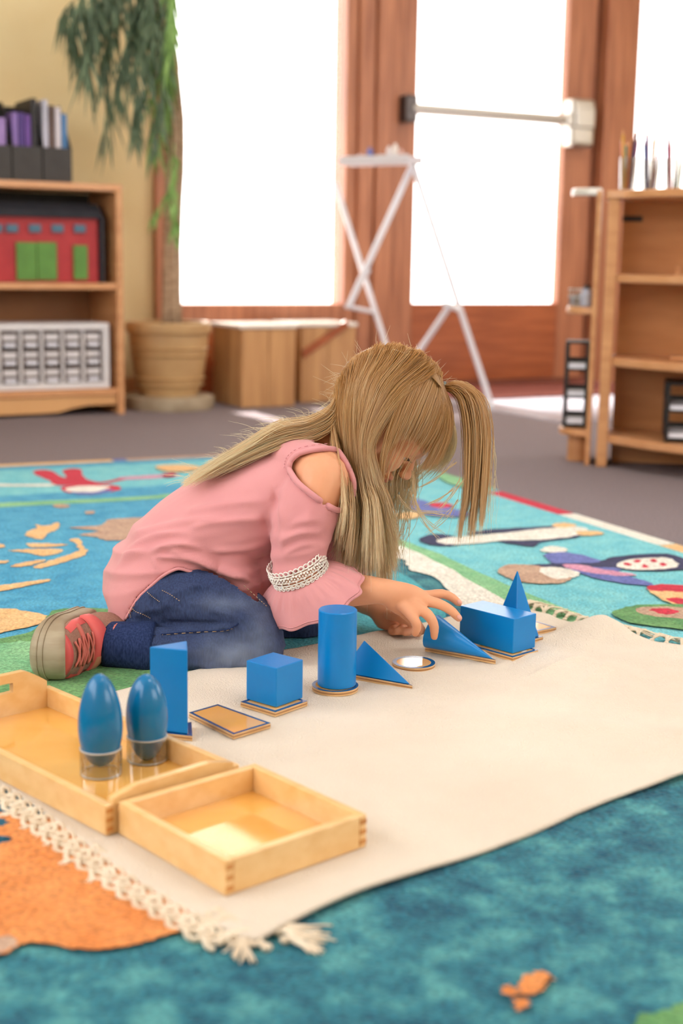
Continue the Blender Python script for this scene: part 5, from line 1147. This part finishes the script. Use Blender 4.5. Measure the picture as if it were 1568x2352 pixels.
# ---- right shoe: sole faces back (left in the picture), toe towards the camera
def shoe(origin, Ld, Nd, name='shoe'):
    """origin: middle of the sole at the toe; Ld from toe to heel; Nd from sole to instep"""
    Ld = Ld.normalized(); Nd = (Nd-Ld*Nd.dot(Ld)).normalized(); Wd = Ld.cross(Nd)
    def q(s, w, h): return origin+Ld*s+Wd*w+Nd*h
    st = [(0, .008, .012), (.004, .020, .022), (.015, .030, .031), (.035, .0375, .034), (.06, .038, .040), (.085, .036, .050), (.105, .034, .062), (.125, .032, .070), (.145, .0295, .072), (.158, .025, .070), (.166, .012, .062)]
    A = catmull([(a, b_, c) for a, b_, c in st], 44)
    b = MB(); rings = []
    for s, w, h in A:
        r = []
        for j in range(36):
            a = 2*math.pi*j/36; ca, sa = math.cos(a), math.sin(a)
            hh = h*.5+h*.5*np.sign(sa)*abs(sa)**.75 if sa > 0 else h*.5+h*.5*np.sign(sa)*abs(sa)**.5
            r.append(q(s, w*np.sign(ca)*abs(ca)**(.8 if sa < 0 else .95)*(1-.30*max(0, sa)), hh))
        rings.append(r)
    b.loft(rings); up_ = addp(b, name, MT['shoe'], smooth=True)
    def srf(s, w, lift=.0012):
        """point on the instep surface; w in -1..1 from side to side"""
        k = np.interp(s, A[:, 0], np.arange(len(A))); i = int(min(k, len(A)-1)); S_, W_, H_ = A[i]
        a = math.pi/2-w*math.pi/2; ca, sa = math.cos(a), max(0, math.sin(a))
        p = q(s, W_*np.sign(ca)*abs(ca)**.95*(1-.30*sa), H_*.5+H_*.5*sa**.75); c = q(s, 0, H_*.4); return p+(p-c).normalized()*lift
    # sole with toe bumper
    b = MB(); rings = []
    out = [(-.008, .004), (-.006, .014), (.0, .024), (.012, .034), (.035, .041), (.065, .0415), (.095, .038), (.13, .0355), (.155, .032), (.168, .022), (.174, .008)]
    O = catmull([(a, c, 0) for a, c in out], 40)
    n = len(O); loop = [(O[i][0], O[i][1]) for i in range(n)]+[(O[i][0], -O[i][1]) for i in range(n-1, -1, -1)]
    cx_ = .08
    for h, sc_ in ((-.022, .70), (-.0235, .84), (-.019, .95), (-.012, 1.0), (.004, .985), (.012, .95), (.013, .88)):
        rings.append([q(cx_+(s-cx_)*(sc_*.5+.5), w*sc_, h+(.010*max(0, 1-s/.03) if h > 0 else 0)) for s, w in loop])
    b.loft(rings); sl_ = addp(b, 'sole', MT['sole'], up_, smooth=True)
    for k in range(2):
        b = MB(); hh = -.004-.008*k; b.tube([q(cx_+(s-cx_)*1.005, w*1.012, hh) for s, w in loop]+[q(cx_+(loop[0][0]-cx_)*1.005, loop[0][1]*1.012, hh)], .0008, 4, False); addp(b, 'sole_rib', MT['sole'], sl_)
    # toe cap band and side panels
    def patch(pts, nm, m_, lift=.0014):
        b = MB(); vs = [srf(s, w, lift) for s, w in pts]; return vs
    def band(s0, s1, w0, w1, nm, m_, lift=.0016, n=26, thick=4):
        b = MB(); rs = []
        for i in range(n):
            w = w0+(w1-w0)*i/(n-1); rs.append([srf(s0, w, lift*.2), srf(s0, w, lift), srf((s0+s1)/2, w, lift*1.15), srf(s1, w, lift), srf(s1, w, lift*.2)])
        vs = [v for r in rs for v in r]; k = 5
        b.add(vs, [(i*k+j, i*k+j+1, (i+1)*k+j+1, (i+1)*k+j) for i in range(n-1) for j in range(k-1)]); return addp(b, nm, m_, up_, smooth=True)
    band(.004, .013, -1.0, 1.0, 'toe_cap', MT['shoep']); band(.066, .090, -1.0, 1.0, 'strap', MT['shoep'], .0035)
    band(.022, .064, -1., -.74, 'side_panel', MT['shoep']); band(.022, .064, .74, 1., 'side_panel', MT['shoep'])
    band(.040, .047, -.8, .8, 'lace_bar', MT['pinkcord'], .0025)
    for i in range(4):
        s0 = .018+.0115*i
        for sgn in (-1, 1):
            b = MB(); b.tube([srf(s0+f*.0115, sgn*(-.42+.84*f), .0035) for f in np.linspace(0, 1, 9)], .0016, 6); addp(b, 'lace', MT['pinkcord'], up_, smooth=True)
    bb = band(.069, .087, .30, .7, 'badge', MT['badge'], .0048)
    # collar and sock
    b = MB(); b.tube([q(.108+.022*math.cos(a), .019*math.sin(a), .060+.002*math.cos(a)) for a in np.linspace(0, 2*math.pi, 30)], .006, 8, False); addp(b, 'collar', mat('pink_collar', (196, 112, 100), (206, 124, 112), .9, 200), up_, smooth=True)
    b = MB(); b.tube([q(.108, 0, .045), q(.108, 0, .064), q(.107, 0, .078)], [.018, .018, .018], 20); addp(b, 'sock', MT['sock'], up_, smooth=True)
    return up_
Ls = Vector((.13, .84, -.03)).normalized(); Ns = Vector((1, -.15, .0)).normalized()
so_ = P(108, 1508, 1.735)
shoe(so_, Ls, Ns)
#@@PART5
# ================================================================ hair
def skull_near(px_, py_, lift):
    """point of the near side of the hair surface seen at a pixel, or None"""
    o = Vector((0, 0, CH)); d = ray(px_, py_); iv = HM.inverted(); r = [q+lift for q in SKR]
    a = iv@(o-HC); b_ = iv@d; A = sum((b_[i]/r[i])**2 for i in range(3)); Bq = 2*sum(a[i]*b_[i]/r[i]**2 for i in range(3)); Cq = sum((a[i]/r[i])**2 for i in range(3))-1
    D_ = Bq*Bq-4*A*Cq
    if D_ < 0: return None
    return o+d*((-Bq-math.sqrt(D_))/(2*A))
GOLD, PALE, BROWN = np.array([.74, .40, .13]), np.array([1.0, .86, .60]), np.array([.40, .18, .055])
class Strands:
    def __init__(s): s.P = []; s.R = []; s.C = []
    def add(s, pts, r, c0, c1, tip=.25):
        """pts: (n,3); colour runs from c0 at the root to c1 at the tip"""
        n = len(pts); f = np.linspace(0, 1, n)
        s.P.append(np.asarray(pts, float)); s.R.append(r*np.where(f < .7, 1, 1-(f-.7)/.3*(1-tip))); s.C.append(c0[None]*(1-f[:, None]**1.25)+c1[None]*f[:, None]**1.25)
    def build(s, name, parent):
        vs = []; fs = []; cs = []; base = 0
        for A, R, C_ in zip(s.P, s.R, s.C):
            n = len(A); T = np.gradient(A, axis=0); T /= np.linalg.norm(T, axis=1)[:, None]+1e-9
            ref = np.array([0.2, -.95, .1]); a = np.cross(T, ref); a /= np.linalg.norm(a, axis=1)[:, None]+1e-9; b_ = np.cross(T, a)
            for k in range(3):
                t = 2*math.pi*k/3; vs.append(A+(a*math.cos(t)+b_*math.sin(t))*R[:, None]); cs.append(C_)
            i = np.arange(n-1)
            for k in range(3):
                k2 = (k+1) % 3; fs.append(np.stack([base+k*n+i, base+k2*n+i, base+k2*n+i+1, base+k*n+i+1], 1))
            base += 3*n
        V_ = np.concatenate(vs)-np.array(OFF); F = np.concatenate(fs); C_ = np.concatenate(cs)
        me = bpy.data.meshes.new(name); me.vertices.add(len(V_)); me.vertices.foreach_set('co', V_.ravel())
        me.loops.add(F.size); me.loops.foreach_set('vertex_index', F.ravel().astype(np.int32)); me.polygons.add(len(F))
        me.polygons.foreach_set('loop_start', (np.arange(len(F))*4).astype(np.int32)); me.polygons.foreach_set('use_smooth', np.ones(len(F), bool)); me.update(calc_edges=True)
        at2 = me.attributes.new('col', 'FLOAT_COLOR', 'POINT'); at2.data.foreach_set('color', np.concatenate([C_, np.ones((len(C_), 1))], 1).ravel().astype(np.float32))
        me.materials.append(MT['hair']); o = bpy.data.objects.new(name, me); COL.objects.link(o); o.parent = parent; o['kind'] = 'stuff'; return o
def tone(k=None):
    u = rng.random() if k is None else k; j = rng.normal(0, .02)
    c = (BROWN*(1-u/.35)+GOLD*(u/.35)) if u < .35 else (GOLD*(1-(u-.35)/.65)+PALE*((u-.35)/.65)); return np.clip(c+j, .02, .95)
def strand_from_px(ctrl, lift, nseg, yfun, wob=.0):
    """ctrl: list of (px,py,Yoffset); hugs the head where the head is behind, otherwise hangs at its side"""
    A = catmull([(a, b_, c) for a, b_, c in ctrl], nseg); out = []; lastY = None
    for i, (x, y, w) in enumerate(A):
        q = skull_near(x, y, lift)
        if q is not None and w > -9: Yv = q.y
        else: Yv = None
        out.append([x, y, Yv, w])
    # fill misses: above = silhouette (mid plane), below = drift from the last hit
    ys = [r[2] for r in out]; hits = [i for i, v in enumerate(ys) if v is not None]
    for i in range(len(ys)):
        if ys[i] is None:
            if not hits: ys[i] = yfun
            elif i < hits[0]: ys[i] = ys[hits[0]]
            elif i > hits[-1]:
                f = min(1, (i-hits[-1])/8); ys[i] = ys[hits[-1]]*(1-f)+(min(ys[hits[-1]], 1.91)+(yfun-1.895))*f
            else: ys[i] = ys[i-1]
    ys = np.minimum.accumulate(np.array(ys)); ys = np.convolve(np.r_[ys[0], ys[0], ys, ys[-1], ys[-1]], np.ones(5)/5, 'valid')
    return np.array([list(P(out[i][0], out[i][1], ys[i]+out[i][3])) for i in range(len(out))])
def lerpctrl(fam, t):
    """fam: list of (t, [(px,py)...]) with the same number of controls"""
    ts = [f[0] for f in fam]; k = max(0, min(len(ts)-2, int(np.searchsorted(ts, t))-1)); f = (t-ts[k])/(ts[k+1]-ts[k]+1e-9); f = max(0, min(1, f))
    a, b_ = np.array(fam[k][1], float), np.array(fam[k+1][1], float); return a*(1-f)+b_*f
hair = Strands()
FACE = [(885, 1128), (884, 1062), (898, 1015), (930, 985), (968, 992), (990, 1030), (965, 1085), (950, 1128)]
def inface(A):
    q = projA(np.asarray(A)); return inpoly(q, FACE)
# scalp cap under the strands
b = MB(); rings = []
for i in range(20):
    a = math.radians(90-i*9.5)
    rings.append([HC+HM@Vector(((SKR[0]+.0035)*math.cos(a)*math.cos(t), (SKR[1]+.0035)*math.cos(a)*math.sin(t), (SKR[2]+.0035)*math.sin(a))) for t in np.linspace(0, 2*math.pi, 41)[:-1]])
b.loft(rings, False)
cut_v = []
capme = bpy.data.meshes.new('hair_cap'); capme.from_pydata(b.v, [], b.f)
V, N = mesh_arrays(capme); Lc_ = (V-np.array(HC))@np.array(HM.inverted()).T
keep = ((Lc_[:, 2] > .012+.10*np.maximum(0, Lc_[:, 0]-.03)) | (Lc_[:, 0] < .004+.3*Lc_[:, 2]))
keep_verts(capme, keep)
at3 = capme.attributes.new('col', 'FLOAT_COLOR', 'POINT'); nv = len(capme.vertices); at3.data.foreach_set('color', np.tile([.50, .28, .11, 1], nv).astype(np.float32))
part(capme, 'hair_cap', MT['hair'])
# near curtain: from the parting, over the side of the head, then hanging
fam = [(0.0, [(759, 947), (762, 985), (768, 1050), (778, 1130), (782, 1180), (776, 1225)]),
       (0.18, [(766, 878), (775, 960), (790, 1050), (800, 1120), (798, 1190), (790, 1265)]),
       (0.36, [(807, 821), (792, 930), (800, 1030), (815, 1120), (820, 1200), (812, 1285)]),
       (0.55, [(864, 791), (822, 900), (820, 1010), (838, 1110), (850, 1190), (850, 1300)]),
       (0.72, [(918, 788), (860, 890), (836, 1000), (850, 1100), (868, 1180), (876, 1310)]),
       (0.86, [(969, 807), (890, 900), (845, 1010), (852, 1090), (876, 1180), (896, 1300)]),
       (1.0, [(1008, 847), (918, 925), (858, 1015), (862, 1085), (888, 1150), (912, 1240)])]
clump = rng.normal(0, 1, (60, 3)); ctone = rng.random(60)
for i in range(6200):
    t = rng.random(); 
    k = int(t*59.99); c = lerpctrl(fam, np.clip(t, 0, 1)); c[0] += (np.array([897, 926])-c[0])*.055; m_ = len(c)
    layer = rng.random(); lift = .004+.010*layer
    L = rng.normal(0, 1, 2); sp_ = np.linspace(.25, 1, m_)**1.2
    cc_ = clump[k]; ln = .93+rng.normal(0, .17)+.06*cc_[2]
    ctrl = []
    for j in range(m_):
        x = c[j][0]+(L[0]*5.0+cc_[0]*7.0)*sp_[j]*(1 if j > 1 else .6)+rng.normal(0, 1.2)
        y = c[j][1]+(L[1]*7 if j > 0 else rng.normal(0, 4))
        if j >= m_-2: y = c[m_-3][1]+(c[j][1]-c[m_-3][1])*ln
        ctrl.append((x, y, (rng.normal(0, .004) if j > 3 else 0)-.004*(j > 3)*layer))
    hang = 0
    A = strand_from_px(ctrl, lift, 20, 1.895+.045*cc_[2]*.5+rng.normal(0, .018))
    A[:, 0] += .0012*np.sin(np.linspace(0, 9, 20)+cc_[0]*3)*np.linspace(0, 1, 20)
    g = .02+.60*(.6*ctone[k]+.4*rng.random())
    fc = inface(A)
    if fc.any() and rng.random() > .004:
        k0 = int(np.argmax(fc)); A = A[:max(k0+rng.integers(0, 2), 0)]
        if len(A) < 5: continue
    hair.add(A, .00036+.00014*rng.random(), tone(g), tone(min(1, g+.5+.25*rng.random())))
# front hair: over the forehead towards the cheek, thin over the face
fam2 = [(0.0, [(962, 803), (925, 900), (895, 980), (880, 1050), (876, 1110)]), (0.3, [(1000, 835), (965, 900), (930, 985), (900, 1050), (890, 1100)]),
        (0.55, [(1012, 855), (1000, 920), (970, 990), (930, 1050), (905, 1100)]), (0.75, [(1012, 880), (1020, 930), (1005, 985), (975, 1040), (950, 1082)]), (1.0, [(1016, 892), (1032, 940), (1034, 985), (1022, 1025), (1006, 1060)])]
for i in range(1700):
    t = rng.random()**.85; c = lerpctrl(fam2, t); L = rng.normal(0, 1, 2); ln = rng.random()
    cut_ = ((.50+.22*ln) if rng.random() < .85 else 1) if (.12 < t < .74) else .85+.15*ln
    m_ = len(c); sp_ = np.linspace(.3, 1, m_)
    ctrl = [(c[j][0]+L[0]*6*sp_[j], c[j][1]+L[1]*6*sp_[j], 0) for j in range(m_)]
    A = strand_from_px(ctrl, .004+.008*rng.random(), 18, 1.93)
    fc = inface(A)
    n_keep = int(np.argmax(fc))+rng.integers(0, 3) if fc.any() and rng.random() > .025 else 18
    n_keep = max(5, min(n_keep, 18)); g = .12+.42*rng.random()
    hair.add(A[:n_keep], (.00034+.00012*rng.random())*(.7 if fc.any() and n_keep == 18 else 1), tone(g), tone(g+.25))
# wisps crossing the cheek and eye
for i in range(16):
    t = rng.random(); c = lerpctrl([(0, [(930, 960), (905, 1030), (880, 1090), (872, 1150)]), (1, [(1010, 980), (985, 1040), (950, 1095), (955, 1150)])], t); L = rng.normal(0, 5)
    A = strand_from_px([(x+L, y, 0) for x, y in c], .008, 16, 1.915); hair.add(A, .00028, tone(.55), tone(.95))
# far side curtain seen below the face and forehead
fam3 = [(0.0, [(1015, 960), (1005, 1020), (975, 1060), (935, 1100), (905, 1130)]), (0.5, [(1030, 960), (1030, 1020), (1010, 1060), (975, 1090), (945, 1130)]), (1.0, [(1036, 950), (1046, 1000), (1040, 1040), (1015, 1080), (985, 1110)])]
for i in range(230):
    t = rng.random(); c = lerpctrl(fam3, t); L = rng.normal(0, 5); q = rng.random(); Yf = 1.985+.03*rng.random()
    A = catmull([list(P(x+L*(.4+j*.15), y+rng.normal(0, 3), Yf)) for j, (x, y) in enumerate(c)], 16)[:int(8+8*q)]; hair.add(A, .0003, tone(.9), tone(1.))
for i in range(700):
    t = rng.random(); x0 = 800+t*150; Yf = 2.0+.03*rng.normal()*.5
    A = catmull([list(P(x0+20-rng.random()*30, 1040, Yf)), list(P(x0+rng.normal(0, 8), 1120, Yf)), list(P(x0-15+rng.normal(0, 12), 1210, Yf)), list(P(x0-28+rng.normal(0, 16), 1250+rng.random()*80, Yf))], 16)
    if t > .62 and rng.random() > .25: A = A[:9]
    hair.add(A, .0004, tone(.75), tone(1.))
# few loose long strands in front of the face
for pl in ([(948, 1080), (950, 1130), (962, 1175), (985, 1215), (1010, 1240)], [(946, 1085), (952, 1140), (975, 1190), (1020, 1225)], [(940, 1120), (960, 1170), (1000, 1180), (1045, 1190)], [(915, 1140), (940, 1168), (975, 1178), (1030, 1176)], [(1040, 1120), (1010, 1145), (975, 1162)], [(1062, 1100), (1035, 1140), (1010, 1170)], [(1055, 1150), (1020, 1190), (980, 1225)], [(1048, 1060), (1000, 1100), (955, 1125)]):
    for k in range(5):
        A = catmull([list(P(x+rng.normal(0, 3), y+rng.normal(0, 3), 1.93)) for x, y in pl], 16); hair.add(A, .00045, tone(.8), tone(1.))
hair.build('hair', girl)
# hair down the back
bh = Strands()
fam4 = [(0.0, [(782, 862), (762, 930), (712, 962), (640, 972), (560, 1022), (470, 1075), (400, 1125)]), (0.5, [(775, 885), (768, 950), (715, 978), (640, 992), (560, 1030), (480, 1078), (420, 1112)]), (1.0, [(766, 910), (772, 970), (730, 1000), (670, 1006), (610, 1030), (540, 1060), (480, 1090)])]
for i in range(2600):
    t = rng.random(); c = lerpctrl(fam4, t); L = rng.normal(0, 1, 2); m_ = len(c); side = rng.uniform(-1, 1)
    ln = .62+.38*rng.random()**.6; pts = []
    for j in range(m_):
        sp_ = (.3, .6, .8, 1, 1.1, 1.2, 1.3)[j]; Yv = 1.965+side*(.045, .05, .055, .065, .075, .08, .085)[j]
        lift_ = -abs(side)**2*(0, 2, 6, 12, 12, 10, 8)[j]
        pts.append(list(P(c[j][0]+L[0]*3*sp_, c[j][1]+L[1]*3.2*sp_-lift_, Yv)))
    A = catmull(pts, 24)[:int(24*ln)]; A[:, 2] += .0014*np.sin(np.linspace(0, 8+3*L[0], len(A)))
    g = .25+.4*rng.random(); bh.add(A, .0004+.00012*rng.random(), tone(g), tone(min(1, g+.5)))
# frizzy ends lifting off the back
for i in range(110):
    t = rng.random(); x0 = 760-t*340; y0 = np.interp(x0, [400, 470, 560, 640, 710, 770], [1128, 1072, 1018, 968, 955, 925]); a = rng.uniform(-3.3, -2.0); l = rng.uniform(12, 34) if rng.random() < .75 else rng.uniform(40, 85); Yv = 1.965+rng.normal(0, .05)
    dx, dy = math.cos(a), math.sin(a)*.55; cur = rng.normal(0, 16)
    A = catmull([list(P(x0+20, y0+8, Yv)), list(P(x0, y0, Yv)), list(P(x0+dx*l*.5, y0+dy*l*.5+cur*.3, Yv)), list(P(x0+dx*l+cur*.4, y0+dy*l+cur*.6+6, Yv))], 14); bh.add(A, .00028, tone(.9), tone(1.), .3)
bh.build('back_hair', girl)
# crown flyaways
fl = Strands()
for i in range(120):
    a = rng.uniform(math.radians(20), math.radians(200)); r0 = 128; x0, y0 = 897+r0*math.cos(a)*1.02, 932-r0*math.sin(a); l = rng.uniform(8, 34) if rng.random() < .85 else rng.uniform(35, 75)
    a2 = a+rng.normal(0, .9)+.6; cur = rng.normal(0, 9); Yv = 1.96+rng.normal(0, .02)
    A = catmull([list(P(x0-6*math.cos(a), y0+6*math.sin(a), Yv)), list(P(x0+l*.4*math.cos(a2), y0-l*.4*math.sin(a2)+cur*.2, Yv)), list(P(x0+l*math.cos(a2)+cur, y0-l*math.sin(a2)+cur, Yv))], 10); fl.add(A, .00024, tone(.9), tone(1.), .3)
fl.build('flyaway_hair', girl)
# ponytail at the forehead
pt = Strands(); YB = 1.945
fam5 = [(0.0, [(1014, 893), (1040, 896), (1062, 925), (1072, 985), (1072, 1060), (1068, 1140), (1058, 1190), (1047, 1258)]), (0.4, [(1014, 891), (1048, 888), (1082, 915), (1096, 980), (1095, 1060), (1090, 1130), (1084, 1190), (1080, 1245)]),
        (0.75, [(1014, 889), (1055, 884), (1096, 915), (1112, 985), (1112, 1060), (1107, 1130), (1104, 1180), (1102, 1225)]), (1.0, [(1014, 887), (1060, 880), (1108, 918), (1122, 985), (1126, 1050), (1124, 1110), (1120, 1150), (1116, 1200)])]
cl2 = [.02, .07, .36, .42, .50, .78, .85]
for i in range(1500):
    ci = cl2[rng.integers(len(cl2))]; t = np.clip(ci+rng.normal(0, .022), 0, 1); c = lerpctrl(fam5, t); L = rng.normal(0, 1, 3); ln = .60+.40*rng.random()**.7
    pts = [list(P(x+L[0]*(1.0, 3, 4.5, 5, 4., 3.2, 2.5, 2)[j], y+L[1]*(1, 3, 4, 4, 5, 5, 5, 10)[j], YB+L[2]*(.002, .007, .009, .010, .010, .009, .008, .007)[j])) for j, (x, y) in enumerate(c)]
    A = catmull(pts, 22)[:int(22*ln)]; g = .15+.4*rng.random(); pt.add(A, .00042, tone(g), tone(min(1, g+.35)))
for i in range(90):
    c = lerpctrl(fam5, rng.random()); L = rng.normal(0, 12); pts = [list(P(x+L*j/5+rng.normal(0, 3), y+rng.normal(0, 4), YB)) for j, (x, y) in enumerate(c)]; pt.add(catmull(pts, 20), .0003, tone(.85), tone(1.))
for i in range(140):   # hair drawn forward into the tie
    t = rng.random(); x0 = 940+60*t; y0 = 815+45*t; q = rng.normal(0, 3)
    A = strand_from_px([(x0+q, y0, 0), (x0*.5+508+q, y0*.5+446-8, 0), (1014, 890, 0)], .012, 12, 1.95); pt.add(A, .00042, tone(.3), tone(.5))
po = pt.build('ponytail', girl)
b = MB(); tc_ = P(1018, 891, YB); b.tube([tc_+Vector((.0015*math.sin(a), .0075*math.cos(a), .0075*math.sin(a))) for a in np.linspace(0, 2*math.pi, 24)], .0022, 8, False)
addp(b, 'hair_tie', mat('hair_elastic', (120, 130, 130), None, .6), smooth=True)
